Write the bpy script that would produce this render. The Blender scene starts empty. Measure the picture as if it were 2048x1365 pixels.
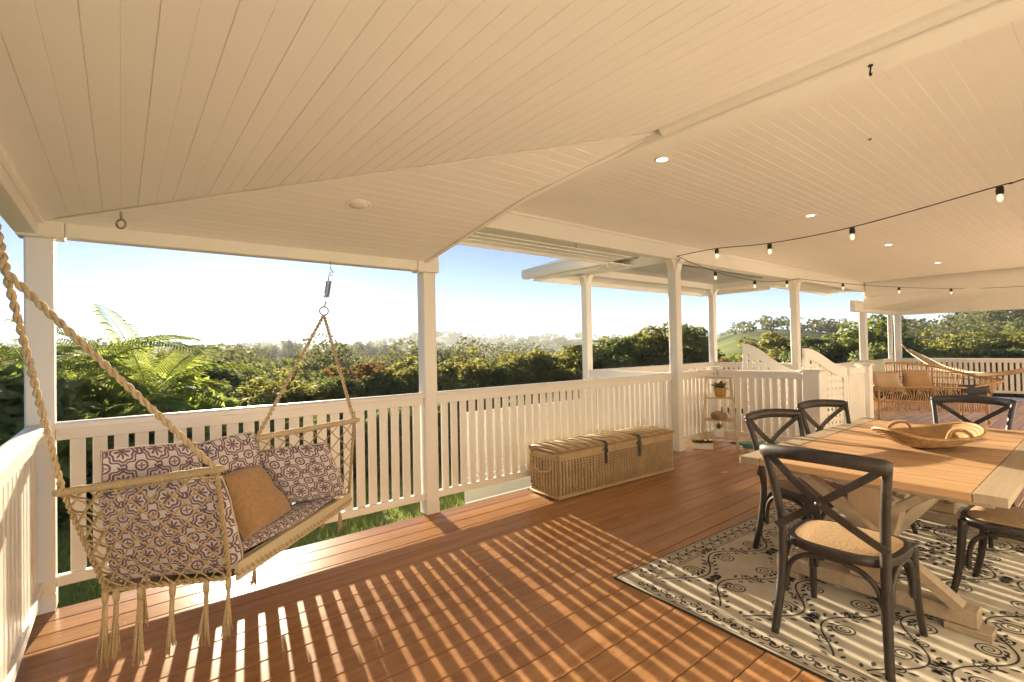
import bpy, bmesh, math, random
import numpy as np
from mathutils import Vector, Matrix, Euler
random.seed(7); np.random.seed(7)
PI = math.pi
R = math.radians
sc = bpy.context.scene
C = sc.collection

# ------------------------------------------------------------------ camera
YAW, PITCH, ROLL, EYE, F = 0.895973, 0.014747, -0.019588, 1.45, 979.39
_d = Vector((math.cos(YAW)*math.cos(PITCH), math.sin(YAW)*math.cos(PITCH), math.sin(PITCH)))
_r0 = Vector((math.sin(YAW), -math.cos(YAW), 0)); _u0 = _r0.cross(_d)
_r = math.cos(ROLL)*_r0 + math.sin(ROLL)*_u0
_u = -math.sin(ROLL)*_r0 + math.cos(ROLL)*_u0
cam = bpy.data.cameras.new('camera'); cam_ob = bpy.data.objects.new('camera', cam); C.objects.link(cam_ob)
m3 = Matrix((( _r.x, _u.x, -_d.x), (_r.y, _u.y, -_d.y), (_r.z, _u.z, -_d.z)))
cam_ob.matrix_world = Matrix.Translation((0, 0, EYE)) @ m3.to_4x4()
cam.sensor_width = 36; cam.lens = F/2048*36; cam.clip_start = 0.02; cam.clip_end = 6000
sc.camera = cam_ob

# ------------------------------------------------------------------ sky, sun, exposure
SUN_EL, SUN_AZ = R(11.6), R(79.8)          # azimuth counted from +X towards +Y
w = bpy.data.worlds.new('World'); sc.world = w; w.use_nodes = True
nt = w.node_tree; nt.nodes.clear()
wo = nt.nodes.new('ShaderNodeOutputWorld'); bg = nt.nodes.new('ShaderNodeBackground')
sky = nt.nodes.new('ShaderNodeTexSky'); sky.sky_type = 'NISHITA'; sky.sun_disc = False
sky.sun_elevation = SUN_EL; sky.sun_rotation = PI/2 - SUN_AZ
sky.altitude = 900; sky.air_density = 0.36; sky.dust_density = 0.05; sky.ozone_density = 0.2
bg.inputs['Strength'].default_value = 0.05
nt.links.new(sky.outputs[0], bg.inputs[0]); nt.links.new(bg.outputs[0], wo.inputs[0])
sun = bpy.data.lights.new('sun', 'SUN'); sun_ob = bpy.data.objects.new('sun', sun); C.objects.link(sun_ob)
sun.energy = 5.0; sun.angle = R(0.55); sun.color = (1.0, 0.84, 0.60)
sd = Vector((math.cos(SUN_EL)*math.cos(SUN_AZ), math.cos(SUN_EL)*math.sin(SUN_AZ), math.sin(SUN_EL)))
sun_ob.rotation_euler = sd.to_track_quat('Z', 'Y').to_euler()
sc.view_settings.view_transform = 'Standard'; sc.view_settings.look = 'None'
sc.view_settings.gamma = 1; sc.view_settings.use_curve_mapping = False
sc.view_settings.exposure = 2.15
sc.render.engine = 'CYCLES'
cy = sc.cycles
cy.use_denoising = True
try: cy.denoiser = 'OPENIMAGEDENOISE'
except Exception: pass
cy.max_bounces = 10; cy.diffuse_bounces = 6; cy.glossy_bounces = 3; cy.transmission_bounces = 6; cy.volume_bounces = 1
cy.transparent_max_bounces = 8
cy.caustics_reflective = False; cy.caustics_refractive = False

# ------------------------------------------------------------------ object helpers
def link(o, parent=None):
    C.objects.link(o)
    if parent is not None: o.parent = parent
    return o
def thing(name, label, cat, loc=(0,0,0), rotz=0.0, group=None):
    o = bpy.data.objects.new(name, None); o.empty_display_size = 0.1
    o.location = loc; o.rotation_euler = (0,0,rotz)
    o['label'] = label; o['category'] = cat
    if group: o['group'] = group
    return link(o)
def tag(o, label, cat, group=None):
    o['label'] = label; o['category'] = cat
    if group: o['group'] = group
    return o
def structure(o):
    o['kind'] = 'structure'; return o
def dup(o, parent=None):
    c = o.copy(); link(c, parent)
    for k in list(o.children): dup(k, c)
    return c
def rotz(p, a):
    c, s = math.cos(a), math.sin(a); return (p[0]*c-p[1]*s, p[0]*s+p[1]*c, p[2])

class MB:
    """collects shapes; build() links them as one mesh object"""
    def __init__(s): s.v = []; s.f = []; s.uv = None
    def add(s, vs, fs):
        n = len(s.v); s.v += [tuple(v) for v in vs]; s.f += [tuple(i+n for i in f) for f in fs]
    def box(s, lo, hi, bev=0.0, M=None):
        x0,y0,z0 = lo; x1,y1,z1 = hi
        if bev <= 0:
            vs = [(x0,y0,z0),(x1,y0,z0),(x1,y1,z0),(x0,y1,z0),(x0,y0,z1),(x1,y0,z1),(x1,y1,z1),(x0,y1,z1)]
            fs = [(0,3,2,1),(4,5,6,7),(0,1,5,4),(1,2,6,5),(2,3,7,6),(3,0,4,7)]
        else:
            b = min(bev, (x1-x0)*.45, (y1-y0)*.45, (z1-z0)*.45)
            bm = bmesh.new(); bmesh.ops.create_cube(bm, size=1)
            for v in bm.verts:
                v.co.x = x0 if v.co.x < 0 else x1; v.co.y = y0 if v.co.y < 0 else y1; v.co.z = z0 if v.co.z < 0 else z1
            bmesh.ops.bevel(bm, geom=bm.edges[:], offset=b, segments=1, profile=.5, affect='EDGES')
            bm.verts.index_update()
            vs = [v.co[:] for v in bm.verts]; fs = [[v.index for v in f.verts] for f in bm.faces]; bm.free()
        if M is not None: vs = [(M @ Vector(v))[:] for v in vs]
        s.add(vs, fs); return s
    def bar(s, a, b, wd, ht, up=(0,0,1), bev=0.0):
        """box from a to b with section wd (sideways) x ht (along up)"""
        a = Vector(a); b = Vector(b); d = b-a; L = d.length; x = d/L
        up = Vector(up); y = up.cross(x); y.normalize(); z = x.cross(y)
        M = Matrix(((x.x,y.x,z.x,a.x),(x.y,y.y,z.y,a.y),(x.z,y.z,z.z,a.z),(0,0,0,1)))
        return s.box((0,-wd/2,-ht/2),(L,wd/2,ht/2),bev,M)
    def tube(s, pts, r, n=8, cap=True, flat=None, closed=False):
        """tube along pts; r is a number or a list; flat=(sx,sy) squashes the section"""
        P = [Vector(p) for p in pts]; N = len(P)
        rs = r if hasattr(r, '__len__') else [r]*N
        sx, sy = flat if flat else (1,1)
        t0 = (P[1]-P[0]).normalized()
        ref = Vector((0,0,1)) if abs(t0.z) < .9 else Vector((1,0,0))
        nx = ref.cross(t0).normalized()
        base = len(s.v)
        for i in range(N):
            if closed: t = P[(i+1)%N]-P[i-1]
            else: t = P[min(i+1,N-1)]-P[max(i-1,0)]
            if t.length < 1e-9: t = t0
            t = t.normalized(); nx = (nx - t*nx.dot(t))
            if nx.length < 1e-6: nx = Vector((0,0,1)).cross(t) if abs(t.z)<.9 else Vector((1,0,0)).cross(t)
            nx.normalize(); ny = t.cross(nx)
            for k in range(n):
                a = 2*PI*k/n; s.v.append(tuple(P[i] + rs[i]*(sx*math.cos(a)*nx + sy*math.sin(a)*ny)))
        for i in range(N if closed else N-1):
            j = (i+1) % N
            for k in range(n):
                k2 = (k+1)%n; s.f.append((base+i*n+k, base+i*n+k2, base+j*n+k2, base+j*n+k))
        if cap and not closed:
            s.f.append(tuple(base+k for k in range(n))[::-1]); s.f.append(tuple(base+(N-1)*n+k for k in range(n)))
        return s
    def lathe(s, prof, c=(0,0,0), n=20, cap=True):
        base = len(s.v)
        for r,z in prof:
            for k in range(n):
                a = 2*PI*k/n; s.v.append((c[0]+r*math.cos(a), c[1]+r*math.sin(a), c[2]+z))
        for i in range(len(prof)-1):
            for k in range(n):
                k2=(k+1)%n; s.f.append((base+i*n+k, base+i*n+k2, base+(i+1)*n+k2, base+(i+1)*n+k))
        if cap:
            s.f.append(tuple(base+k for k in range(n))[::-1]); s.f.append(tuple(base+(len(prof)-1)*n+k for k in range(n)))
        return s
    def prism(s, poly, axis, a, b):
        """extrude 2D polygon along axis ('x','y','z') from a to b"""
        n = len(poly)
        def P(u,v,t): return (t,u,v) if axis=='x' else ((u,t,v) if axis=='y' else (u,v,t))
        vs = [P(u,v,a) for u,v in poly]+[P(u,v,b) for u,v in poly]
        fs = [tuple(range(n))[::-1], tuple(range(n,2*n))]+[(i,(i+1)%n,n+(i+1)%n,n+i) for i in range(n)]
        s.add(vs, fs); return s
    def mesh(s, name, mat, smooth=False):
        me = bpy.data.meshes.new(name); me.from_pydata(s.v, [], s.f)
        if mat: me.materials.append(mat)
        if smooth:
            for p in me.polygons: p.use_smooth = True
        bm = bmesh.new(); bm.from_mesh(me); bmesh.ops.recalc_face_normals(bm, faces=bm.faces[:]); bm.to_mesh(me); bm.free()
        me.update(); return me
    def build(s, name, mat, parent=None, smooth=False, rel=False):
        """rel: coordinates are world ones; shift them to the parent's (unrotated) origin"""
        if rel and parent is not None:
            q = parent
            ox,oy,oz = 0,0,0
            while q is not None: ox+=q.location.x; oy+=q.location.y; oz+=q.location.z; q=q.parent
            s.v = [(x-ox,y-oy,z-oz) for x,y,z in s.v]
        o = bpy.data.objects.new(name, s.mesh(name, mat, smooth)); return link(o, parent)
def autosmooth(o, ang=40):
    me = o.data
    for p in me.polygons: p.use_smooth = True
    try: me.set_sharp_from_angle(angle=R(ang))
    except Exception: pass
    return o
def fast_mesh(name, verts, faces_n, mat, nper=4):
    """numpy mesh of nper-gons laid out one after another, own vertices each"""
    me = bpy.data.meshes.new(name); nv = len(verts); nf = faces_n
    me.vertices.add(nv); me.vertices.foreach_set('co', np.ascontiguousarray(verts, dtype=np.float32).ravel())
    me.loops.add(nf*nper); me.loops.foreach_set('vertex_index', np.arange(nf*nper, dtype=np.int32))
    me.polygons.add(nf); me.polygons.foreach_set('loop_start', np.arange(0, nf*nper, nper, dtype=np.int32))
    me.polygons.foreach_set('loop_total', np.full(nf, nper, dtype=np.int32))
    if mat: me.materials.append(mat)
    me.update(calc_edges=True); return me
def at(px, dist):
    """ground direction of a photo column at a distance -> x, y"""
    v = _d + (px-1024)/F*_r; h = math.hypot(v.x, v.y); return v.x/h*dist, v.y/h*dist
def ztop(px, py, dist):
    v = _d + (px-1024)/F*_r - (py-682.5)/F*_u; return EYE + dist*v.z/math.hypot(v.x, v.y)
# ------------------------------------------------------------------ materials
def newmat(name):
    m = bpy.data.materials.new(name); m.use_nodes = True
    nt = m.node_tree; nt.nodes.clear()
    return m, nt, Nodes(nt)
class Nodes:
    def __init__(s, nt): s.nt = nt
    def n(s, t, **kw):
        nd = s.nt.nodes.new(t)
        for k, v in kw.items(): setattr(nd, k, v)
        return nd
    def l(s, a, b): s.nt.links.new(a, b)
    def m(s, op, a, b=None, c=None, clamp=False):
        nd = s.nt.nodes.new('ShaderNodeMath'); nd.operation = op; nd.use_clamp = clamp
        for i, x in enumerate((a, b, c)):
            if x is None: continue
            if hasattr(x, 'is_linked') or hasattr(x, 'links'): s.l(x, nd.inputs[i])
            else: nd.inputs[i].default_value = x
        return nd.outputs[0]
    def mix(s, f, a, b):
        nd = s.nt.nodes.new('ShaderNodeMix'); nd.data_type = 'RGBA'
        ins = [i for i in nd.inputs if i.type == 'RGBA']; fac = nd.inputs[0]
        for sock, x in ((fac, f), (ins[0], a), (ins[1], b)):
            if hasattr(x, 'links'): s.l(x, sock)
            elif isinstance(x, tuple): sock.default_value = (*x[:3], 1)
            else: sock.default_value = x
        return [o for o in nd.outputs if o.type == 'RGBA'][0]
    def noise(s, vec, scale, detail=3, rough=.55, dist=0):
        nd = s.n('ShaderNodeTexNoise'); nd.inputs['Scale'].default_value = scale; nd.inputs['Detail'].default_value = detail
        nd.inputs['Roughness'].default_value = rough; nd.inputs['Distortion'].default_value = dist
        if vec is not None: s.l(vec, nd.inputs['Vector'])
        return nd.outputs[0]
    def mapping(s, vec, sc=(1,1,1), loc=(0,0,0), rot=(0,0,0)):
        nd = s.n('ShaderNodeMapping'); s.l(vec, nd.inputs[0])
        nd.inputs['Scale'].default_value = sc; nd.inputs['Location'].default_value = loc; nd.inputs['Rotation'].default_value = rot
        return nd.outputs[0]
    def ramp(s, f, stops):
        nd = s.n('ShaderNodeValToRGB'); e = nd.color_ramp.elements
        while len(e) < len(stops): e.new(.5)
        for i, (p, c) in enumerate(stops): e[i].position = p; e[i].color = (*c, 1)
        s.l(f, nd.inputs[0]); return nd.outputs[0]
    def rng(s, f, a, b, c, d):
        nd = s.n('ShaderNodeMapRange'); s.l(f, nd.inputs[0])
        for i, x in enumerate((a, b, c, d)): nd.inputs[i+1].default_value = x
        return nd.outputs[0]
    def coords(s, which='Object'): return s.n('ShaderNodeTexCoord').outputs[which]
    def pos(s): return s.n('ShaderNodeNewGeometry').outputs['Position']
    def rand(s): return s.n('ShaderNodeObjectInfo').outputs['Random']
    def bsdf(s, col, rough=.5, bump=None, bstr=.3, bdist=.002, metal=0, spec=.5, emis=None, estr=0, sheen=0, trans=0, coat=0):
        b = s.n('ShaderNodeBsdfPrincipled'); o = s.n('ShaderNodeOutputMaterial')
        if isinstance(col, tuple): b.inputs['Base Color'].default_value = (*col, 1)
        else: s.l(col, b.inputs['Base Color'])
        if hasattr(rough, 'links'): s.l(rough, b.inputs['Roughness'])
        else: b.inputs['Roughness'].default_value = rough
        b.inputs['Metallic'].default_value = metal; b.inputs['Specular IOR Level'].default_value = spec
        b.inputs['Coat Weight'].default_value = coat; b.inputs['Coat Roughness'].default_value = .15
        if sheen: b.inputs['Sheen Weight'].default_value = sheen
        if trans: b.inputs['Transmission Weight'].default_value = trans
        if emis: b.inputs['Emission Color'].default_value = (*emis, 1); b.inputs['Emission Strength'].default_value = estr
        if bump is not None:
            bp = s.n('ShaderNodeBump'); bp.inputs['Strength'].default_value = bstr; bp.inputs['Distance'].default_value = bdist
            s.l(bump, bp.inputs['Height']); s.l(bp.outputs[0], b.inputs['Normal'])
        s.l(b.outputs[0], o.inputs[0]); return b

def mat_paint(name, col, rough=.45, var=.05, dirt=.0):
    m, nt, N = newmat(name); p = N.pos()
    a = N.noise(p, 3.1, 4); b = N.noise(p, 40, 3)
    f = N.m('MULTIPLY_ADD', a, var*2, 1-var)
    c = N.mix(N.m('MULTIPLY', N.rng(a, .45, .75, 0, 1), .25), col, tuple(x*.9 for x in col))
    if dirt:
        d = N.rng(N.noise(p, 1.3, 6, .7), .52, .75, 0, dirt); c = N.mix(d, c, (col[0]*.62, col[1]*.55, col[2]*.42))
    rv = N.rand(); c = N.mix(N.m('MULTIPLY', rv, .12), c, tuple(x*.82 for x in col))
    N.bsdf(c, N.rng(b, .3, .7, rough-.06, rough+.1), N.m('ADD', N.m('MULTIPLY', b, .5), a), .12, .003)
    return m
def mat_wood(name, c1, c2, rough=.45, along='x', scale=1.0, bstr=.25, worn=0, coat=0, rv=.3, spec=.5, rr=(.08,.1)):
    """grain runs along one object axis"""
    m, nt, N = newmat(name); p = N.coords('Object'); r = N.rand()
    off = N.n('ShaderNodeCombineXYZ'); N.l(N.m('MULTIPLY', r, 37.0), off.inputs[0]); N.l(N.m('MULTIPLY', r, 91.0), off.inputs[1])
    ad = N.n('ShaderNodeVectorMath'); ad.operation = 'ADD'; N.l(p, ad.inputs[0]); N.l(off.outputs[0], ad.inputs[1])
    sc_ = {'x': (1.2,22,22), 'y': (22,1.2,22), 'z': (22,22,1.2)}[along]
    v = N.mapping(ad.outputs[0], tuple(x*scale for x in sc_))
    g = N.noise(v, 1.0, 5, .6, .6); fine = N.noise(v, 4.0, 3, .6)
    big = N.noise(ad.outputs[0], 1.4*scale, 3)
    c = N.ramp(g, [(.25, c1), (.72, c2)])
    c = N.mix(N.m('MULTIPLY', N.rng(fine, .55, .8, 0, 1), .35), c, tuple(x*.55 for x in c1))
    c = N.mix(N.m('MULTIPLY', r, rv), c, tuple(x*.55 for x in c1))
    if worn:
        wv = N.rng(N.noise(ad.outputs[0], 9, 6, .7), .58, .74, 0, worn); c = N.mix(wv, c, (.30, .24, .17))
    N.bsdf(c, N.rng(big, .3, .7, rough-rr[0], rough+rr[1]), N.m('ADD', g, fine), bstr, .0015, coat=coat, spec=spec)
    return m

WHITE = mat_paint('white_gloss_paint', (.83,.80,.74), .42, .03, .14)
WHITE_OUT = mat_paint('white_weathered_paint', (.79,.755,.69), .4, .05, .25)
CEIL = mat_paint('cream_ceiling_paint', (.84,.80,.74), .5, .02)
DECKM = mat_wood('oiled_hardwood_deck', (.31,.15,.064), (.48,.26,.12), .24, 'x', .7, .08, rv=.42, spec=.11, rr=(.04,.04))
TABLEM = mat_wood('bleached_pine_table', (.42,.235,.105), (.56,.35,.185), .55, 'y', .8, .3, rv=.22)
TABLEX = mat_wood('weathered_grey_pine', (.32,.24,.155), (.45,.345,.235), .6, 'x', .8, .35, rv=.2)
TABLEZ = mat_wood('weathered_pine_upright', (.36,.25,.14), (.50,.35,.21), .6, 'z', .8, .35, rv=.2)
CHAIRM = mat_wood('dark_worn_chair_timber', (.022,.017,.014), (.050,.040,.032), .42, 'z', 1.0, .25, worn=.16, rv=.1, spec=.35)
CHAIR_SKY = mat_wood('sky_tinted_chair_timber', (.020,.022,.027), (.036,.040,.048), .4, 'z', 1.0, .2, worn=.12, rv=.1)  # blue cast painted in for sky reflecting off dark timber
STANDM = mat_wood('pale_stand_timber', (.55,.42,.27), (.68,.55,.38), .5, 'x', 1, .2)

def mat_simple(name, col, rough=.5, metal=0, nscale=60, bstr=.15, var=.15, **kw):
    m, nt, N = newmat(name); p = N.coords('Object'); a = N.noise(p, nscale, 4)
    c = N.mix(N.rng(a, .3, .7, 0, 1), tuple(x*(1-var) for x in col), tuple(min(1, x*(1+var)) for x in col))
    N.bsdf(c, rough, a, bstr, .002, metal, **kw); return m
STEEL = mat_simple('dull_steel', (.35,.33,.30), .35, .9)
BLACKM = mat_simple('black_rubber', (.012,.012,.012), .5)
BULB = mat_simple('lit_bulb_glass', (.9,.8,.6), .2, emis=(1,.80,.5), estr=.28, var=.02)
DOWNL = mat_simple('lit_downlight_lens', (.9,.85,.7), .4, emis=(1,.88,.62), estr=2.4, var=.02)
LEATHER = mat_simple('black_leather_strap', (.022,.018,.016), .5, 0, 90)
CHARCOAL = mat_simple('charcoal_outdoor_fabric', (.035,.035,.042), .85, 0, 300, .3)
TERRA = mat_simple('ochre_planter_glaze', (.50,.27,.08), .5, 0, 20)
POTW = mat_simple('white_ceramic', (.78,.75,.70), .35, 0, 15, .05, .04)
ROPE = mat_simple('natural_cotton_rope', (.52,.40,.24), .9, 0, 150, .5, .25)
WEB = mat_simple('cream_webbing', (.62,.52,.36), .9, 0, 160, .4, .12)
CORD = mat_simple('cream_macrame_cord', (.46,.345,.19), .9, 0, 180, .5, .25)
WICK = mat_simple('honey_wicker', (.36,.235,.11), .6, 0, 12, .1, .2)
WICK2 = mat_simple('pale_willow', (.56,.415,.23), .6, 0, 7, .1, .14)
RATTAN = mat_simple('golden_rattan_cane', (.40,.23,.09), .4, 0, 25, .2, .3)
SACK = mat_simple('tan_velvet_fabric', (.40,.235,.11), .85, 0, 45, .3, .14, sheen=.3)
TANPIL = mat_simple('sand_linen', (.52,.37,.24), .9, 0, 200, .3, .08)
PALEGREY = mat_simple('pale_sage_linen', (.50,.50,.42), .9, 0, 200, .3, .06)
BLUET = mat_simple('blue_grey_towel', (.30,.36,.45), .95, 0, 200, .5, .12)
GREENT = mat_simple('green_rubber_mat', (.03,.12,.075), .8, 0, 120, .4, .2)
DKGREEN = mat_simple('dark_green_metal', (.02,.05,.04), .45, 0, 20)
CANVAS = mat_simple('striped_hammock_cotton', (.64,.53,.38), .9, 0, 120, .3, .15)
METALROOF = mat_simple('pale_zinc_roof', (.55,.56,.56), .4, .3, 8, .05, .08)
BARK = mat_simple('rough_bark', (.16,.12,.09), .9, 0, 14, .8, .35)

def mat_seat():
    m, nt, N = newmat('woven_rattan_seat'); p = N.coords('Object')
    v = N.n('ShaderNodeTexVoronoi'); v.inputs['Scale'].default_value = 110; N.l(p, v.inputs['Vector'])
    a = N.noise(p, 60, 4)
    c = N.mix(v.outputs['Distance'], (.44,.29,.15), (.25,.15,.07)); c = N.mix(N.m('MULTIPLY', a, .4), c, (.5,.36,.22))
    N.bsdf(c, .7, v.outputs['Distance'], .5, .003); return m
SEATM = mat_seat()

def mat_cushion():
    """printed fabric: eight-petal rosettes in scalloped frames with interlaced rings between"""
    m, nt, N = newmat('purple_rosette_fabric'); uv = N.coords('UV')
    sp = N.n('ShaderNodeSeparateXYZ'); N.l(N.mapping(uv, (7.0,7.0,1)), sp.inputs[0])
    def cell(x, o): return N.m('SUBTRACT', N.m('FRACT', N.m('ADD', x, o)), .5)
    def pol(u, v):
        r = N.m('SQRT', N.m('ADD', N.m('MULTIPLY', u, u), N.m('MULTIPLY', v, v))); return r, N.m('ARCTAN2', v, u)
    def lt(a, b): return N.m('LESS_THAN', a, b)
    def band(x, c, h): return lt(N.m('ABSOLUTE', N.m('SUBTRACT', x, c)), h)
    X, Y = sp.outputs[0], sp.outputs[1]
    u, v = cell(X, 0), cell(Y, 0); r, t = pol(u, v)
    petal = lt(r, N.m('MULTIPLY_ADD', N.m('POWER', N.m('ABSOLUTE', N.m('COSINE', N.m('MULTIPLY', t, 4.0))), 1.3), .20, .045))
    ring = band(N.m('SUBTRACT', r, N.m('MULTIPLY', N.m('COSINE', N.m('MULTIPLY', t, 8.0)), .026)), .315, .034)
    ring2 = band(N.m('SUBTRACT', r, N.m('MULTIPLY', N.m('COSINE', N.m('MULTIPLY', t, 8.0)), .035)), .415, .028)
    uc, vc = cell(X, .5), cell(Y, .5); rc, tc = pol(uc, vc)
    star = lt(rc, N.m('MULTIPLY_ADD', N.m('POWER', N.m('ABSOLUTE', N.m('COSINE', N.m('MULTIPLY', tc, 2.0))), 2.0), .09, .02))
    rc1 = band(rc, .165, .032)
    ue, ve = cell(X, .5), cell(Y, 0); re, te = pol(ue, ve)
    sw = band(N.m('ADD', re, N.m('MULTIPLY', te, .012)), .09, .03)
    uf, vf = cell(X, 0), cell(Y, .5); rf, tf = pol(uf, vf)
    sw2 = band(N.m('ADD', rf, N.m('MULTIPLY', tf, .012)), .09, .03)
    tot = petal
    for q in (ring, ring2, star, rc1, sw, sw2): tot = N.m('MAXIMUM', tot, q)
    wv = N.noise(N.mapping(uv, (900,900,1)), 1, 2)
    c = N.mix(tot, (.70,.655,.63), (.145,.065,.105)); c = N.mix(N.m('MULTIPLY', wv, .25), c, (.42,.36,.36))
    N.bsdf(c, .9, wv, .3, .001, sheen=.2); return m
CUSH = mat_cushion()

def mat_leaf(name, c1, c2, tr=(.25,.30,.06), trw=.45, tip=None):
    m, nt, N = newmat(name); p = N.pos(); r = N.rand()
    a = N.noise(p, .9, 3); b = N.noise(p, 9, 2)
    c = N.mix(N.rng(N.m('ADD', N.m('MULTIPLY', a, .7), N.m('MULTIPLY', b, .5)), .38, .78, 0, 1), c1, c2)
    c = N.mix(N.m('MULTIPLY', r, .35), c, tuple(x*.6 for x in c1))
    if tip is not None:
        z = N.n('ShaderNodeSeparateXYZ'); N.l(N.coords('Object'), z.inputs[0])
        c = N.mix(N.m('MULTIPLY', N.rng(N.m('ADD', z.outputs[2], N.m('MULTIPLY', a, .4)), 1.0, 1.2, 0, 1), .6), c, tip)
    d = N.n('ShaderNodeBsdfDiffuse'); t = N.n('ShaderNodeBsdfTranslucent'); g = N.n('ShaderNodeBsdfGlossy')
    N.l(c, d.inputs[0]); N.l(N.mix(.55, c, tr), t.inputs[0]); g.inputs['Roughness'].default_value = .45
    g.inputs[0].default_value = (.5,.5,.5,1)
    mx = N.n('ShaderNodeMixShader'); mx.inputs[0].default_value = trw; N.l(d.outputs[0], mx.inputs[1]); N.l(t.outputs[0], mx.inputs[2])
    mg = N.n('ShaderNodeMixShader'); mg.inputs[0].default_value = .05; N.l(mx.outputs[0], mg.inputs[1]); N.l(g.outputs[0], mg.inputs[2])
    o = N.n('ShaderNodeOutputMaterial'); N.l(mg.outputs[0], o.inputs[0]); return m
LEAF = mat_leaf('broad_leaf_green', (.08,.125,.036), (.16,.19,.06), (.44,.48,.12), .55)
LEAFG = mat_leaf('golden_leaf', (.10,.125,.034), (.19,.185,.058), (.50,.47,.12), .55)
LEAFD = mat_leaf('dark_leaf', (.07,.11,.042), (.14,.17,.06), (.38,.44,.12), .52)
LEAFR = mat_leaf('red_tipped_leaf', (.05,.07,.02), (.10,.11,.035), (.45,.28,.09), tip=(.24,.12,.05))
PALM = mat_leaf('palm_leaflet', (.11,.18,.035), (.20,.27,.06), (.62,.70,.13), .6)
GRASSM = mat_leaf('lawn_blade', (.14,.20,.04), (.24,.28,.08), (.40,.46,.09), .4)
FARLEAF = mat_leaf('distant_leaf', (.06,.085,.035), (.11,.125,.05), (.28,.28,.09), .4)
SUCC = mat_leaf('succulent_leaf', (.07,.11,.05), (.13,.17,.09), (.2,.25,.1), .15)

def mat_ground():
    m, nt, N = newmat('pasture_and_scrub'); p = N.pos()
    a = N.noise(p, .008, 5, .6); b = N.noise(p, .05, 5, .6); c_ = N.noise(p, 1.5, 5, .7)
    g = N.mix(N.rng(b, .35, .65, 0, 1), (.12,.18,.04), (.22,.24,.075))
    g = N.mix(N.rng(a, .50, .56, 0, 1), g, (.045,.065,.028))
    g = N.mix(N.m('MULTIPLY', c_, .4), g, (.10,.12,.04))
    N.bsdf(g, .95, c_, .6, .05, spec=.1); return m
GROUND = mat_ground()
# ------------------------------------------------------------------ ground and hills
def terrain(x, y):
    r = math.hypot(x, y-2.0); az = math.degrees(math.atan2(y, x))
    z = -0.75
    if r > 6: z -= 3.4*(1-math.exp(-(r-6)/22.0))
    z -= 17*max(0, min(1, (r-45)/230.0))**1.2
    up = max(0, (r-330)/900.0)
    z += (44*min(1, up)**1.1 + 9*math.sin(az*.13+1.0)*min(1, up) + 7*math.sin(az*.37+r*.004)*min(1, up*2))*(.55+.45*math.exp(-((az-62)/26)**2))
    z += max(20.5*math.exp(-((az-25)/(9.0 if az > 25 else 22.0))**2), 20*math.exp(-((az-4)/12.0)**2)) * max(0, min(1, (r-40)/150.0))**1.1*(1 if r < 420 else math.exp(-(r-420)/300))
    z += .5*math.sin(x*.06)*math.sin(y*.05)*min(1, max(0, (r-25)/40))
    return z
def make_ground():
    rs = [0, 2, 4, 6] + list(np.geomspace(8, 1500, 70)); na = 220
    vs = [(0, 2.0, -.75)]; fs = []
    for r in rs[1:]:
        for k in range(na):
            a = 2*PI*k/na; x, y = r*math.cos(a), 2.0+r*math.sin(a); vs.append((x, y, terrain(x, y)))
    for k in range(na): fs.append((0, 1+k, 1+(k+1) % na))
    for i in range(len(rs)-2):
        b = 1+i*na
        for k in range(na):
            k2 = (k+1) % na; fs.append((b+k, b+na+k, b+na+k2, b+k2))
    m = MB(); m.v = vs; m.f = fs
    g = m.build('ground', GROUND); structure(g)
    for p in g.data.polygons: p.use_smooth = True
make_ground()

# ------------------------------------------------------------------ deck
PITCHF = .1642
deck = structure(bpy.data.objects.new('deck_floor', None)); link(deck)
sub = MB(); sub.box((-.46, -.75, -.20), (17.2, 3.86, -.06)); sub.box((5.95, 3.86, -.20), (10.1, 5.6, -.06))  # added dark slab, blocks light coming up between the planks
sub.build('light_block_slab', mat_simple('dark_block_slab', (.05,.04,.03), .9), deck)
def plank(x0, x1, y0, y1, name='plank'):
    m = MB(); b = .004; z0, z1 = -.026, 0.0
    prof = [(y0, z0), (y1, z0), (y1, z1-b), (y1-b, z1), (y0+b, z1), (y0, z1-b)]
    m.prism(prof, 'x', x0, x1); o = m.build(name, DECKM, deck); return o
rnd = random.Random(3)
for k in range(-13, 15):
    y0 = 1.4222 + PITCHF*k; y1 = y0+PITCHF-.005
    if y1 < -.02:
        plank(-.44, 17.1, y0, y1); continue
    x = -.44; 
    cuts = []; c = rnd.uniform(3.0, 6.2)
    while c < 16: cuts.append(c); c += rnd.choice((4.5, 5.1, 5.4, 3.9))
    for c in cuts+[17.1]:
        plank(x, c-.0015, y0, y1); x = c+.0015
for k in range(10):
    y0 = 1.4222+PITCHF*(15+k); plank(6.0, 10.05, y0, y0+PITCHF-.005)
sm_ = MB(); jx = .02
while jx < 7.4:
    for k in range(-7, 15):
        for q in (.035, .125):
            cx, cy = jx+rnd.uniform(-.012,.012), 1.4222+PITCHF*k+q+rnd.uniform(-.006,.006)
            sm_.add([(cx+.0042*math.cos(PI*i/3), cy+.0042*math.sin(PI*i/3), .0006) for i in range(6)], [(0,1,2,3,4,5)])
    jx += .45
so_ = sm_.build('screw_head', mat_simple('dark_screw_head', (.05,.035,.025), .6), deck); so_['kind'] = 'stuff'
fb = MB(); fb.box((-.46, 3.872, -.24), (5.99, 3.895, -.012)); fb.build('fascia_board', WHITE_OUT, deck)

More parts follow.
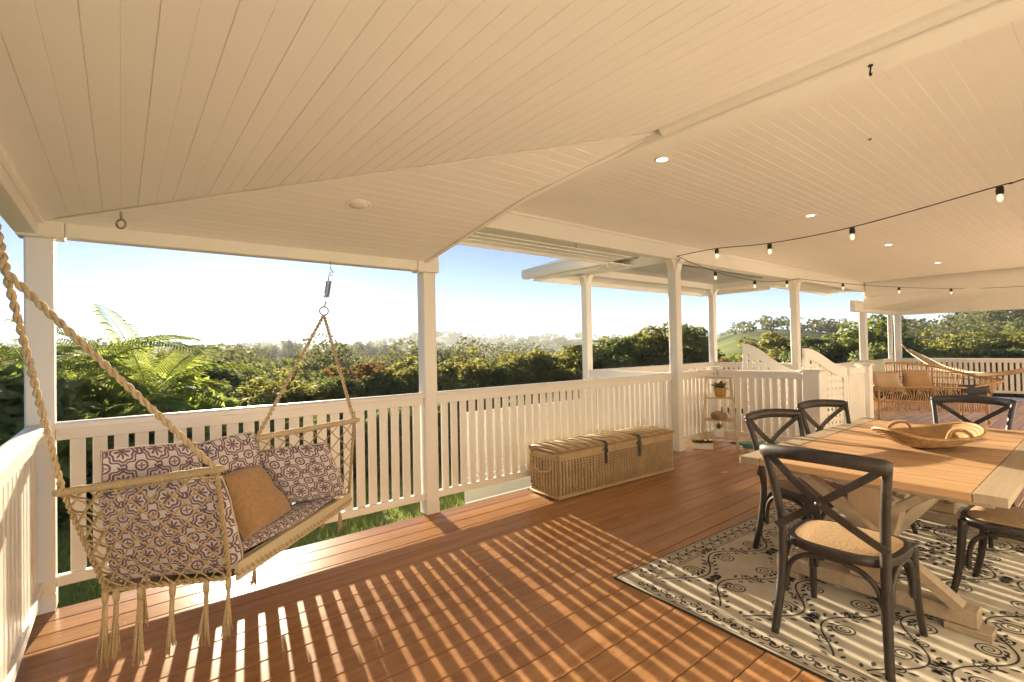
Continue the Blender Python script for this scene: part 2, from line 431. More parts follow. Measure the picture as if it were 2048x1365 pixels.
# ------------------------------------------------------------------ house wall behind, roof over
WY = -.62
wl = MB(); n = 19; prof = []
for i in range(n): prof += [(WY, i*.16), (WY-.02, i*.16+.158)]
prof += [(WY-.2, n*.16), (WY-.2, 0)]
wl.prism(prof, 'x', -.46, 17.1)
structure(wl.build('house_wall', WHITE))
rf = MB(); rf.box((2.2, -.9, 2.98), (17.4, 4.35, 3.01)); structure(rf.build('roof', METALROOF))

# ------------------------------------------------------------------ ceilings: V-jointed lining boards
def zl(x, y): return 2.24+(x+.30)*.1392
def zf(x, y): return 2.24+(3.80-y)*.158
def lining(parent, w0, w1, ends, zfun, along, groove=True, gd=.0025):
    """one board between w0 and w1 (across), ends(w)->(a,b) along; bottom face profiled"""
    g = .0022; c = (w0+w1)/2; d = .0034
    ws = [(w0+.0001, d), (w0+g, 0)] + ([(c-gd, 0), (c, gd), (c+gd, 0)] if groove else []) + [(w1-g, 0), (w1-.0001, d)]
    m = MB(); n = len(ws); vs = []
    for e in (0, 1):
        for wv, dz in ws:
            a = ends(wv)[e]; x, y = (wv, a) if along == 'y' else (a, wv)
            vs.append((x, y, zfun(x, y)+dz))
        for wv, dz in ws:
            a = ends(wv)[e]; x, y = (wv, a) if along == 'y' else (a, wv)
            vs.append((x, y, zfun(x, y)+.016))
    N2 = 2*n; fs = []
    for i in range(n-1):
        fs.append((i, i+1, N2+i+1, N2+i)); fs.append((n+i, N2+n+i, N2+n+i+1, n+i+1))
    for e in (0, N2): fs.append(tuple([e+i for i in range(n)]+[e+n+i for i in range(n-1, -1, -1)]))
    fs.append((0, N2, N2+n, n)); fs.append((n-1, 2*n-1, N2+2*n-1, N2+n-1))
    m.add(vs, fs); return m.build('board', CEIL, parent)
br = MB()
br.add([(-.56,-.8,zl(-.56,0)+.075), (2.26,-.8,zl(2.26,0)+.075), (2.26,1.55,zl(2.26,0)+.075), (-.56,4.03,zl(-.56,0)+.075), (2.14,1.56,zf(0,1.56)+.075), (2.14,4.03,zf(0,4.03)+.075)], [(0,1,2,3), (3,2,4,5)])
structure(br.build('roof', METALROOF))
bay = structure(bpy.data.objects.new('bay_ceiling', None)); link(bay)
hip = lambda x: 3.80-(x+.30)*(2.25/2.55)
x = -.40
B = .1533
x0 = .0805-B*3
k = 0
while x0 + k*B < 2.25:
    a, b = x0+k*B, min(x0+(k+1)*B, 2.25); a = max(a, -.36)
    if b-a > .03: lining(bay, a, b, lambda w: (-.61, min(hip(w), 3.85)-.002), zl, 'y', b-a > .14, .0018)
    k += 1
k = 0
while 3.86-k*B > 1.56:
    y1 = 3.86-k*B; y0 = max(y1-B, 1.552)
    lining(bay, y0, y1, lambda w: (max(-.36, -.30+(3.80-w)*(2.55/2.25)+.002), 2.25-.15*max(0, min(1, (w-1.55)/.9))), zf, 'x', y1-y0 > .14, .0018); k += 1
hb = MB(); hb.bar((-.28, 3.786, 2.234), (2.24, 1.565, 2.588), .022, .006); hb.build('hip_batten', CEIL, bay)
rb = MB(); 
for (xa, ya), (xb, yb) in (((2.25, 1.55), (2.10, 2.448)), ((2.10, 2.45), (2.10, 3.86))):
    vs = [(xa, ya, zf(0, ya)-.012), (xa+.035, ya, zf(0, ya)-.012), (xa+.035, ya, zf(0, ya)+.16), (xa, ya, zf(0, ya)+.16)]
    vs += [(xb, yb, zf(0, yb)-.012), (xb+.035, yb, zf(0, yb)-.012), (xb+.035, yb, zf(0, yb)+.16), (xb, yb, zf(0, yb)+.16)]
    rb.add(vs, [(0,1,2,3), (7,6,5,4), (0,4,5,1), (1,5,6,2), (2,6,7,3), (3,7,4,0)])
rb.build('barge_board', CEIL, bay)
nm_ = MB().lathe([(.0045,-.0015), (.0045,.001)], n=8).mesh('nail', STEEL)
for i in range(13):
    xn = -.08+.1533*i; o = bpy.data.objects.new('nail', nm_); yn = hip(xn)+.035; o.location = (xn, yn, zl(xn, yn)); link(o, bay)
mainc = structure(bpy.data.objects.new('main_ceiling', None)); link(mainc)
k = 0
while 3.80-k*B > -.5:
    y1 = 3.80-k*B; lining(mainc, max(y1-B, -.61), y1, lambda w: (2.41, 13.62), lambda x, y: 2.83, 'x', y1-B > -.61, .0022); k += 1
far_c = structure(bpy.data.objects.new('far_bay_ceiling', None)); link(far_c)
k = 0
while 3.86-k*B > -.45:
    y1 = 3.86-k*B; y0 = y1-B
    lining(far_c, y0, y1, lambda w: (13.9, 16.75), lambda x, y: min(2.24+(3.8-y)*.158, 2.60)+.0, 'x'); k += 1
wingc = structure(bpy.data.objects.new('porch_ceiling', None)); link(wingc)
k = 0
while 3.93+k*B < 5.44:
    y0 = 3.93+k*B; lining(wingc, y0, min(y0+B, 5.45), lambda w: (6.06, 9.88), lambda x, y: 2.76, 'x'); k += 1

# ------------------------------------------------------------------ beams
def beam(lo, hi, mat=WHITE, name='beam', bev=.006):
    return structure(MB().box(lo, hi, bev).build(name, mat))
beam((2.25, -.61, 2.54), (2.41, 3.84, 2.975))                     # long beam between bay and main ceiling
bm_ = MB()                                                      # cornice strip on its bay side
bm_.prism([(2.249, 2.556), (2.249, 2.60), (2.205, 2.60), (2.222, 2.575)], 'y', -.61, 1.50); structure(bm_.build('cornice', CEIL))
beam((-.25, 3.852, 2.15), (2.04, 3.96, 2.288))                    # bay front beam
beam((-.455, 3.842, 2.14), (-.252, 3.975, 2.285)); beam((2.042, 3.842, 2.14), (2.25, 3.975, 2.34))
beam((-.46, -.61, 2.15), (-.362, 3.838, 2.298))                   # bay left beam
lm = MB().box((-.362, -.61, 2.215), (-.335, 3.84, 2.25), .004); structure(lm.build('cornice', CEIL))
beam((2.415, 3.80, 2.62), (13.88, 3.92, 2.975))                   # main front beam
beam((2.415, 3.775, 2.795), (13.6, 3.798, 2.828), CEIL, 'cornice', .004)
beam((5.93, 3.925, 2.625), (6.055, 5.44, 2.86)); beam((5.93, 5.445, 2.62), (9.99, 5.57, 2.86)); beam((9.87, 3.925, 2.625), (9.99, 5.44, 2.86))
beam((13.72, -.61, 2.50), (13.88, 3.79, 2.975))
fg = MB(); fg.prism([(3.86, 2.21), (3.86, 2.7), (-.6, 2.7), (-.6, 2.585), (1.52, 2.585)], 'x', 13.86, 13.898); structure(fg.build('barge_board', CEIL))
beam((13.2, 3.852, 2.15), (16.86, 3.96, 2.40)); beam((16.75, -.61, 2.15), (16.87, 3.848, 2.62))

# slatted eave soffits
def soffit(label, segs):
    """segs: list of (a0,a1, across0, across1, axis, z) boards"""
    t = structure(bpy.data.objects.new('eave_soffit', None)); link(t)
    for (lo, hi) in segs: MB().box(lo, hi, .004).build('slat', WHITE, t)
    return t
def slats(a0f, a1f, c0, c1, axis, z, n=4):
    out = []; wv = (c1-c0)/n
    for i in range(n):
        p, q = c0+i*wv+.016, c0+(i+1)*wv-.006; a0, a1 = a0f((p+q)/2), a1f((p+q)/2)
        out.append(((a0, p, z), (a1, q, z+.02)) if axis == 'x' else ((p, a0, z), (q, a1, z+.02)))
    return out
soffit('', slats(lambda c: 2.3, lambda c: 5.36, 3.925, 4.52, 'x', 2.632))
soffit('', slats(lambda c: 4.53-.0*(c), lambda c: 6.08, 5.40, 5.925, 'y', 2.632))
soffit('', slats(lambda c: 9.995+(c-3.92), lambda c: 13.6, 3.925, 4.52, 'x', 2.632))
soffit('', slats(lambda c: 3.93+(c-9.99), lambda c: 6.08, 9.995, 10.52, 'y', 2.632))
soffit('', slats(lambda c: 5.93, lambda c: 9.99, 5.575, 6.08, 'x', 2.632))
for lo, hi in (((2.3, 4.525, 2.60), (5.36, 4.55, 2.80)), ((10.55, 4.525, 2.60), (13.9, 4.55, 2.80)), ((5.365, 4.53, 2.56), (5.395, 6.12, 2.78)),
               ((5.4, 6.085, 2.56), (10.54, 6.115, 2.78)), ((10.525, 4.56, 2.56), (10.555, 6.12, 2.78))):
    beam(lo, hi, WHITE_OUT, 'fascia', .004)
# gutter and the hipped porch roof
gt = MB(); gt.prism([(5.36, 2.60), (5.25, 2.60), (5.23, 2.66), (5.235, 2.74), (5.25, 2.74), (5.25, 2.68), (5.34, 2.63), (5.36, 2.75)], 'y', 4.56, 6.25)
structure(gt.build('gutter', WHITE_OUT))
pr = MB(); A_, B_, C_, D_ = (5.24,4.4,2.745), (5.24,6.25,2.745), (10.68,6.25,2.745), (10.68,4.4,2.745); E_, F_ = (7.2,4.4,3.45), (8.7,4.4,3.45)
pr.add([A_,B_,C_,D_,E_,F_], [(0,4,1), (1,4,5,2), (2,5,3), (0,3,5,4)]); pr.add([(x,y,z-.02) for x,y,z in (A_,B_,C_,D_)], [(0,1,2,3)])
pr.box((2.2, 4.1, 2.80), (5.2, 4.58, 2.83)); pr.box((10.7, 4.1, 2.80), (13.9, 4.58, 2.83))
structure(pr.build('porch_roof', METALROOF))

# ------------------------------------------------------------------ posts
def post(label, x, y, ztop, s=.125, brackets=False, mat=WHITE, z0=0.0, cham=True):
    t = thing('verandah_post', label, 'post', (x, y, z0), 0, 'verandah posts')
    MB().box((-s/2, -s/2, 0), (s/2, s/2, ztop-z0), .009 if cham else .003).build('shaft', mat, t)
    if brackets:
        h = ztop-z0
        for sx, sy in ((1,0), (-1,0), (0,-1)):
            m = MB(); e = s/2
            prof = [(e+.001, h-.001), (e+.07, h-.001), (e+.066, h-.03), (e+.03, h-.06), (e+.018, h-.12), (e+.001, h-.17)]
            if sx: m.prism([(sx*a, b) for a, b in prof], 'y', -s*.42, s*.42)
            else: m.prism([(sy*a, b) for a, b in prof], 'x', -s*.42, s*.42)
            m.build('bracket', mat, t)
    MB().box((-s/2-.002, -s/2-.002, .0), (s/2+.002, s/2+.002, .10), .004).build('base_block', mat, t)
    return t
post('white corner post beside the swing, rope hanging in front of it', -.36, 3.912, 2.139)
post('white post between the swing and the wicker trunk, under the end of the low beam', 2.155, 3.912, 2.139)
post('white bracketed post behind the right end of the trunk, string lights tied at its top', 5.98, 3.862, 2.619, .13, True)
post('white porch post beyond the balustrade, under the projecting eave above the trunk', 5.99, 5.51, 2.618, .125, True)
post('white porch post rising behind the potted plant on the stand', 9.93, 5.51, 2.618, .125, True)
post('white post behind the white lattice screens, string lights hooked at its top', 9.93, 3.862, 2.619, .13, True)
post('white post under the stepped end of the far low beam, behind the gate', 13.95, 3.91, 2.149, .14)
post('thin white post standing just before the far corner post', 16.15, 3.92, 2.149, .09)
post('far corner post where the hammock is tied', 16.82, 3.91, 2.149, .14)

# ------------------------------------------------------------------ balustrades
BAL = {}
def bal_mesh(h, z0, wd, th, mat):
    key = (round(h,3), round(z0,3), wd, th, mat.name)
    if key not in BAL: BAL[key] = MB().box((-wd/2, -th/2, z0), (wd/2, th/2, h), .0035).mesh('baluster', mat)
    return BAL[key]
def balustrade(label, p0, p1, ztop=1.07, zbot=.12, pitch=.1015, start=None, wd=.070, th=.019, mat=WHITE, z=0.0, group='white slatted balustrades', solid=False):
    L = math.hypot(p1[0]-p0[0], p1[1]-p0[1]); a = math.atan2(p1[1]-p0[1], p1[0]-p0[0])
    t = thing('balustrade', label, 'railing', (p0[0], p0[1], z), a, group)
    m = MB(); tz = ztop
    prof = [(-.046, tz-.040), (-.049, tz-.028), (-.047, tz-.012), (-.036, tz-.003), (-.015, tz), (.015, tz), (.036, tz-.003), (.047, tz-.012), (.049, tz-.028), (.046, tz-.040)]
    m.prism(prof, 'x', 0, L); autosmooth(m.build('top_rail', mat, t), 35)
    MB().box((0, -.028, tz-.105), (L, .028, tz-.0405), .004).build('under_rail', mat, t)
    MB().box((0, -.026, zbot), (L, .026, zbot+.06), .005).build('bottom_rail', mat, t)
    me = bal_mesh(tz-.106, zbot+.061, wd, th, mat)
    s = pitch*.72 if start is None else start
    while s < L-wd*.55:
        o = bpy.data.objects.new('baluster', me); o.location = (s, 0, 0); o.rotation_euler = (0, 0, R(random.uniform(-.6, .6))); link(o, t); s += pitch
    return t
balustrade('front balustrade behind the swing, between the corner post and the next post', (-.297, 3.912), (2.092, 3.912), start=.096)
balustrade('front balustrade behind the wicker trunk', (2.218, 3.912), (5.914, 3.912), start=.10)
balustrade('short front balustrade behind the plant stand', (6.046, 3.88), (6.93, 3.88))
balustrade('sunlit side balustrade along the near edge, beside the swing', (-.372, -.59), (-.372, 3.848), start=.06)
balustrade('white side balustrade between the plant stand and the lattice gate', (7.0, 3.80), (7.06, 2.66))
balustrade('porch balustrade seen through the slats to the right of the trunk', (5.99, 3.99), (5.99, 5.44))
balustrade('porch balustrade on the far side of the stair opening', (6.06, 5.51), (9.86, 5.51))
gw = thing('low_wall', 'low white boarded wall seen through the slats behind the trunk', 'wall', (3.55, 5.50, -.75))
for i in range(8): MB().box((0, -.012+.004*(i % 2), i*.165), (2.35, .012+.004*(i % 2), i*.165+.160), .003).build('board', WHITE_OUT, gw)
MB().box((-.02, -.05, 1.321), (2.37, .05, 1.355), .006).build('coping', WHITE_OUT, gw)
balustrade('front balustrade beyond the lattice gate, behind the rattan sofa', (9.995, 3.90), (16.10, 3.90), ztop=.98)
balustrade('far end balustrade with dark gaps, behind the hammock', (16.82, .2), (16.82, 3.83), ztop=.97, pitch=.103, wd=.066)
balustrade('porch balustrade on its far right side', (9.93, 3.94), (9.93, 5.44))
def newel(label, x, y, h=1.12, s=.11):
    t = thing('newel_post', label, 'post', (x, y, 0), 0, 'newel posts')
    MB().box((-s/2, -s/2, 0), (s/2, s/2, h-.04), .006).build('shaft', WHITE, t)
    m = MB(); m.box((-s/2-.028, -s/2-.028, h-.039), (s/2+.028, s/2+.028, h-.018), .004); m.box((-s/2-.012, -s/2-.012, h-.017), (s/2+.012, s/2+.012, h), .006)
    m.build('cap', WHITE, t); return t
newel('capped white newel post right behind the potted plant', 6.99, 3.86)
newel('broad capped white newel post where the lattice gate begins', 7.08, 2.55, 1.10, .20)
newel('capped white newel post at the right side of the gate, next to the sofa', 9.35, 2.62, 1.10, .17)

# curved lattice screens and gate
def lattice(label, cat, P0, P1, h0, h1, zb=.08, name='lattice_screen', cell=.10):
    L = math.hypot(P1[0]-P0[0], P1[1]-P0[1]); a = math.atan2(P1[1]-P0[1], P1[0]-P0[0])
    t = thing(name, label, cat, (P0[0], P0[1], 0), a, 'white lattice screens')
    top = lambda s: h1+(h0-h1)*(1-(1-math.cos(PI*min(1, max(0, s/L))))/2)
    # top rail following the S curve
    n = 20; m = MB(); vs = []
    for i in range(n+1):
        s = L*i/n; z = top(s)
        for y, dz in ((-.02, 0), (.02, 0), (.02, -.16), (-.02, -.16)): vs.append((s, y, z+dz))
    fs = [(0,3,2,1), (4*n, 4*n+1, 4*n+2, 4*n+3)]
    for i in range(n):
        for k in range(4): fs.append((4*i+k, 4*i+(k+1) % 4, 4*i+4+(k+1) % 4, 4*i+4+k))
    m.add(vs, fs); m.build('curved_top_rail', WHITE, t)
    MB().box((0, -.022, zb), (.07, .022, h0-.155), .004).build('stile', WHITE, t)
    MB().box((L-.07, -.022, zb), (L, .022, h1-.155), .004).build('stile', WHITE, t)
    MB().box((.0705, -.02, zb), (L-.0705, .02, zb+.08), .004).build('bottom_rail', WHITE, t)
    s = .07+cell*.5
    while s < L-.08:
        MB().box((s-.026, .001, zb+.081), (s+.026, .013, top(s)-.15)).build('lath', WHITE, t); s += cell
    z = zb+.14
    while z < h0-.17:
        sl = .0705
        sr = L-.0705
        ss = [q for q in np.linspace(sl, sr, 40) if top(q)-.15 > z+.022]
        if ss and ss[-1]-sl > .06: MB().box((sl, -.012, z-.026), (ss[-1], 0, z+.026)).build('lath', WHITE, t)
        z += cell
    return t
lattice('curved white lattice screen standing behind the side balustrade', 'lattice screen', (7.75, 3.80), (7.75, 3.0), 1.45, 1.05)
lattice('curved white lattice screen right of the broad newel post', 'lattice screen', (7.45, 2.80), (8.45, 2.62), 1.37, 1.08)
g = thing('gate', 'white slatted gate between the lattice screen and the capped newel', 'gate', (8.52, 2.60, 0), 0)
MB().box((0, -.02, .95), (.72, .02, 1.05), .004).build('top_rail', WHITE, g); MB().box((0, -.02, .08), (.72, .02, .16), .004).build('bottom_rail', WHITE, g)
for i in range(8): MB().box((.01+i*.09, -.01, .161), (.075+i*.09, .01, .949), .003).build('slat', WHITE, g)
# ------------------------------------------------------------------ soft slabs
def V(*a): return Vector(a)
def cushion(name, label, cat, P, thick, mat, n=18, group=None, puff=1.0, sag=0.0, uvoff=(0,0), wrinkle=.0065, seam=True, seed=1, normal=None, rnd_=.16):
    """P = four world corners (u0v0,u1v0,u1v1,u0v1); padded slab between them"""
    P = [Vector(p) for p in P]; c = sum(P, Vector())/4
    nrm = (P[1]-P[0]).cross(P[3]-P[0]).normalized()
    if normal is not None and nrm.dot(Vector(normal)) < 0: nrm = -nrm
    W = ((P[1]-P[0]).length+(P[2]-P[3]).length)/2; H = ((P[3]-P[0]).length+(P[2]-P[1]).length)/2
    rr = random.Random(seed); ph = [rr.uniform(0, 6) for _ in range(6)]
    vs = []; uvs = []; fs = []
    def pt(u, v, side):
        if rnd_:
            s_, t_ = 2*u-1, 2*v-1; u = .5+.5*s_*((1-rnd_)+rnd_*math.sqrt(1-t_*t_/2)); v = .5+.5*t_*((1-rnd_)+rnd_*math.sqrt(1-s_*s_/2))
        b = P[0]*(1-u)*(1-v)+P[1]*u*(1-v)+P[2]*u*v+P[3]*(1-u)*v
        e = min(u, 1-u)*W; f = min(v, 1-v)*H; k = min(e, f); R_ = thick*.5*1.0
        edge = 1.0 if k >= R_ else math.sqrt(max(0, 1-(1-k/R_)**2))
        body = (.72+.28*puff*(1-(2*u-1)**4)*(1-(2*v-1)**4))
        wr = wrinkle*(math.sin(9*u+ph[0]+3*v)+math.sin(13*v+ph[1]+4*u)*.7+math.sin(23*(u+v)+ph[2])*.35)*edge
        h = side*thick*.5*edge*body + wr
        # corners drawn in a little
        q = b+(c-b)*(.02*(1-edge))
        q = q+nrm*h; q.z -= sag*(1-(2*u-1)**2)*(1-(2*v-1)**2)
        return q
    def par(i): 
        t = i/n; return .5-.5*math.cos(PI*t) if True else t
    for side in (1, -1):
        base = len(vs)
        for i in range(n+1):
            for j in range(n+1):
                u, v = par(i), par(j); vs.append((pt(u, v, side)-c)[:]); uvs.append((u*W+uvoff[0], v*H+uvoff[1]))
        for i in range(n):
            for j in range(n):
                q = (base+i*(n+1)+j, base+(i+1)*(n+1)+j, base+(i+1)*(n+1)+j+1, base+i*(n+1)+j+1)
                fs.append(q if side == 1 else q[::-1])
    me = bpy.data.meshes.new(name); me.from_pydata(vs, [], fs); me.materials.append(mat)
    uvl = me.uv_layers.new(name='UVMap')
    for p in me.polygons:
        p.use_smooth = True
        for li in p.loop_indices: uvl.data[li].uv = uvs[me.loops[li].vertex_index]
    bm = bmesh.new(); bm.from_mesh(me); bmesh.ops.remove_doubles(bm, verts=bm.verts[:], dist=.0004); bm.to_mesh(me); bm.free()
    o = bpy.data.objects.new(name, me); o.location = c
    if group is None: pass
    tag(o, label, cat, group); link(o)
    if seam:
        m = MB(); ring = []
        for k in range(4*n):
            s, i = divmod(k, n); t = par(i)
            u, v = ((t, 0), (1, t), (1-t, 1), (0, 1-t))[s]; ring.append((pt(u, v, 0)-c)[:])
        m.tube(ring, .0042, 5, closed=True); m.build('piping', WEB if mat is CUSH else mat, o, True)
    return o
def twisted(m, a, b, r, turns, strands=2, n=None, sagz=0.0, rs=.62):
    """rope of twisted strands from a to b"""
    a, b = Vector(a), Vector(b); d = (b-a); L = d.length; t = d.normalized()
    x = (Vector((0,0,1)) if abs(t.z) < .9 else Vector((1,0,0))).cross(t).normalized(); y = t.cross(x)
    n = n or max(8, int(turns*7))
    for s in range(strands):
        pts = []
        for i in range(n+1):
            f = i/n; an = 2*PI*(turns*f+s/strands); p = a+d*f+(x*math.cos(an)+y*math.sin(an))*r*rs
            p.z -= sagz*4*f*(1-f); pts.append(p)
        m.tube(pts, r*.62, 6)

# ------------------------------------------------------------------ hanging swing seat
A_ = V(-.204, 2.959, .850); B_ = V(.341, 2.616, .920); C_ = V(.625, 3.215, .948); D_ = V(1.225, 3.245, .985)
F1 = V(.418, 2.715, .385); K1 = V(-.035, 2.985, .375); F2 = V(1.235, 3.42, .415); K2 = V(.78, 3.68, .405)
RL = V(-.315, 2.46, 1.755); HL = V(-.375, 2.40, 2.16); RR = V(1.200, 3.76, 1.758); HR = V(1.268, 3.80, 2.145)
sw = thing('swing_chair', 'fringed cream macrame swing seat hanging from ropes at the corner of the verandah', 'swing chair', (.5, 3.0, 0))
def wbuild(m, name, mat, parent, smooth=True): return m.build(name, mat, parent, smooth, rel=True)
for a, b in ((A_, B_), (C_, D_)):
    e = (b-a).normalized()
    m = MB(); n = 26; pts = [a-e*.035+(b-a+e*.07)*(i/n) for i in range(n+1)]
    rs = [(.013 if i in (0, n) else .018+.002*math.sin(i*2.1)) for i in range(n+1)]
    m.tube(pts, rs, 10); o = wbuild(m, 'spreader_bar', CORD if a is A_ else ROPE, sw)
m = MB(); twisted(m, RL, A_, .0118, 11); wbuild(m, 'rope', ROPE, sw)
m = MB(); twisted(m, RL, B_, .0128, 13); wbuild(m, 'rope', ROPE, sw)
m = MB(); twisted(m, HL, RL, .0145, 6); wbuild(m, 'rope', ROPE, sw)
m = MB(); twisted(m, RR-V(0,0,.03), C_, .011, 16); wbuild(m, 'rope', ROPE, sw)
m = MB(); twisted(m, RR-V(0,0,.03), D_, .011, 16); wbuild(m, 'rope', ROPE, sw)
def ringpts(c, r, ax1, ax2, n=20): return [Vector(c)+ax1*r*math.cos(2*PI*i/n)+ax2*r*math.sin(2*PI*i/n) for i in range(n)]
m = MB(); m.tube(ringpts(RR, .032, V(.85,-.5,0), V(0,0,1)), .005, 8, closed=True); wbuild(m, 'ring', STEEL, sw)
# spring hanger with hooks
m = MB(); s0 = V(1.245, 3.785, 1.99); s1 = V(1.222, 3.772, 1.865); n = 110
dd = (s1-s0); ex = V(1,0,0); ey = V(0,1,0)
m.tube([s0+dd*(i/n)+ (ex*math.cos(i*.72)+ey*math.sin(i*.72))*.020 for i in range(n+1)], .0042, 5)
wbuild(m, 'spring', STEEL, sw)
m = MB(); m.tube([HR+V(0,0,.0), HR-V(.004,0,.05), HR+V(.014,-.01,-.085), HR+V(.006,-.01,-.115), HR+V(-.018,-.01,-.10)], .004, 7)
m.tube([HR+V(-.004,-.005,-.085), V(1.246, 3.786, 2.03), s0], .004, 7); wbuild(m, 'hook', STEEL, sw)
m = MB(); m.tube([s1, V(1.215, 3.767, 1.83), RR+V(0,0,.026), RR+V(.012,-.008,.05), s1+V(.01,0,-.01)], .0035, 6); wbuild(m, 'hook', STEEL, sw)

def net(parent, Q, nu, nv, r, mat, name, bulge=V(0,0,0), knots=True):
    """diamond net over the quad Q (u0v0,u1v0,u1v1,u0v1)"""
    def P(u, v):
        b = Q[0]*(1-u)*(1-v)+Q[1]*u*(1-v)+Q[2]*u*v+Q[3]*(1-u)*v
        return b+bulge*(1-(2*u-1)**2)*(1-(2*v-1)**2)
    m = MB()
    for sgn in (1, -1):
        for k in range(-nv, nu+nv+1):
            pts = []
            for j in range(0, 4*nv+1):
                v = j/(4*nv); u = (k+sgn*v*nv)/nu
                wob = .004*math.sin(7.3*k+j*1.6)
                if -.0001 <= u <= 1.0001: pts.append(P(u, v)+V(wob*.5, wob*.5, wob))
            if len(pts) > 1: m.tube(pts, r, 5)
    if knots:
        for j in range(0, 2*nv+1):
            for k in range(0, 2*nu+1):
                if (j+k) % 2: continue
                u, v = k/(2*nu), j/(2*nv)
                if (j % 2 == k % 2):
                    c = P(u, v); q = r*1.75
                    m.add([c+V(q,0,0), c-V(q,0,0), c+V(0,q,0), c-V(0,q,0), c+V(0,0,q), c-V(0,0,q)],
                          [(0,2,4),(2,1,4),(1,3,4),(3,0,4),(2,0,5),(1,2,5),(3,1,5),(0,3,5)])
    o = wbuild(m, name, mat, parent); o['kind'] = 'stuff'; return o
ax = ((C_+D_)/2-(A_+B_)/2).normalized()
net(sw, [K1-ax*.03, F1-ax*.03, B_, A_], 7, 6, .0042, CORD, 'side_net', bulge=-ax*.035)
net(sw, [K2+ax*.02, F2+ax*.01, D_, C_], 6, 5, .0038, CORD, 'side_net', bulge=ax*.01)
net(sw, [K1+V(-.03,.02,0), K2+V(0,.03,0), C_, A_], 11, 6, .0045, CORD, 'back_net', bulge=V(-.03,.05,0))
# seat base cloth under the cushion
m = MB(); n = 10; vs = []
for i in range(n+1):
    for j in range(n+1):
        u, v = i/n, j/n; b = K1*(1-u)*(1-v)+K2*u*(1-v)+F2*u*v+F1*(1-u)*v
        vs.append(b-V(0,0,.012+.012*(1-(2*u-1)**2)*(1-(2*v-1)**2)))
m.add(vs, [(i*(n+1)+j, (i+1)*(n+1)+j, (i+1)*(n+1)+j+1, i*(n+1)+j+1) for i in range(n) for j in range(n)])
wbuild(m, 'seat_sling', CORD, sw)
m = MB(); m.bar(F1+V(.014,-.014,.012), F2+V(.012,-.014,.008), .018, .085); m.build('front_band', WEB, sw, rel=True)
def edge_rope(a, b, r, turns, sag=0):
    m = MB(); twisted(m, a, b, r, turns, sagz=sag); return wbuild(m, 'edge_rope', CORD, sw)
edge_rope(B_, F1-ax*.02, .0115, 9); edge_rope(A_, K1-ax*.03, .010, 9); edge_rope(D_, F2+ax*.01, .010, 8); edge_rope(C_, K2, .009, 8)
edge_rope(K1-ax*.03, F1-ax*.03, .013, 8); edge_rope(F1+V(.012,-.012,.006), F2+V(.012,-.012,0), .017, 16, .012); edge_rope(K2, F2, .011, 8); edge_rope(K1, K2, .011, 12, .04); edge_rope(A_, C_, .010, 14, .03)
# fringe: tassels of many strands
def tassel(p, L, seed, r0=.0145, k=14, lean=V(0,0,0)):
    rr = random.Random(seed); m = MB(); p = Vector(p)
    m.tube([p+V(0,0,.012), p-V(0,0,.02), p-V(0,0,.05)], [r0*.8, r0, r0*.75], 8)
    for i in range(k):
        a = rr.uniform(0, 2*PI); s = rr.uniform(.2, 1)*r0*.8; e = rr.uniform(.6, 1.5)*r0; l = L*rr.uniform(.86, 1.05)
        o = V(math.cos(a), math.sin(a), 0)
        m.tube([p+o*s*.6-V(0,0,.03), p+o*s*.7-V(0,0,l*.4)+lean*.3, p+o*e*.9-V(0,0,l*.8)+lean*.8, p+o*e*1.3-V(0,0,l)+lean], [.0045,.0045,.004,.002], 4)
    return wbuild(m, 'tassel', ROPE, sw)
e1 = F1-K1
for i, (f, off, L) in enumerate(((.0, 0, .34), (.10, -.02, .31), (.30, -.03, .33), (.56, -.03, .30), (.84, -.03, .29), (1.0, .02, .27))):
    tassel(K1+e1*f-ax*(.03-off*.3)-V(0,0,.01), L, i, lean=V(-.012,-.008,0))
for i, (p, L) in enumerate(((K1+V(.12,.12,-.02), .26), (F1*.6+K2*.4-V(.0,.12,.05), .16), (F2-V(.05,-.02,.0), .21), (F2-V(.16,-.06,.0), .19), (K2+V(.04,.02,0), .2), (F2*.55+F1*.45+V(0,.35,-.03), .17))):
    tassel(p, L, 20+i, .011, 8)
m = MB()
lp = F1+V(.07,.04,-.05); m.tube([lp, lp+V(.02,.01,-.05), lp+V(.05,.03,-.07), lp+V(.07,.04,-.05), lp+V(.07,.045,.01)], .003, 5); wbuild(m, 'loose_cord', CORD, sw)

# cushions lying in the swing
up = V(0,0,1); G = 'patterned swing cushions'
inn = ax
cushion('seat_cushion', 'purple and white patterned seat cushion lying flat in the swing', 'cushion',
        [K1+V(.02,0,.055), F1+V(.0,.0,.05), F2+V(-.005,-.0,.045), K2+V(-.02,0,.055)], .105, CUSH, 20, G, sag=.02, seed=2, normal=(0,0,1))
cushion('side_cushion', 'patterned cushion behind the near side net of the swing', 'cushion',
        [K1+inn*.055+V(-.05,.03,.0), F1+inn*.05+V(.02,-.01,.0), B_+inn*.055+V(-.01,.005,-.035), A_*.88+B_*.12+inn*.06+V(0,0,-.03)], .085, CUSH, 20, G, seed=3, uvoff=(.03,.07))
cushion('back_cushion', 'wide patterned back cushion at the left end of the swing, showing over the bar', 'cushion',
        [V(-.06,3.03,.50), V(.36,3.14,.48), V(.335,3.125,.985), V(-.082,3.01,1.015)], .14, CUSH, 18, G, seed=4, uvoff=(.0,.0), normal=(.3,-1,0))
cushion('back_cushion', 'patterned back cushion in the middle of the swing, behind the tan pillow', 'cushion',
        [V(.39,3.20,.48), V(.72,3.30,.48), V(.612,3.215,1.0), V(.318,3.13,.975)], .14, CUSH, 18, G, seed=5, uvoff=(.05,.02), normal=(.3,-1,0))
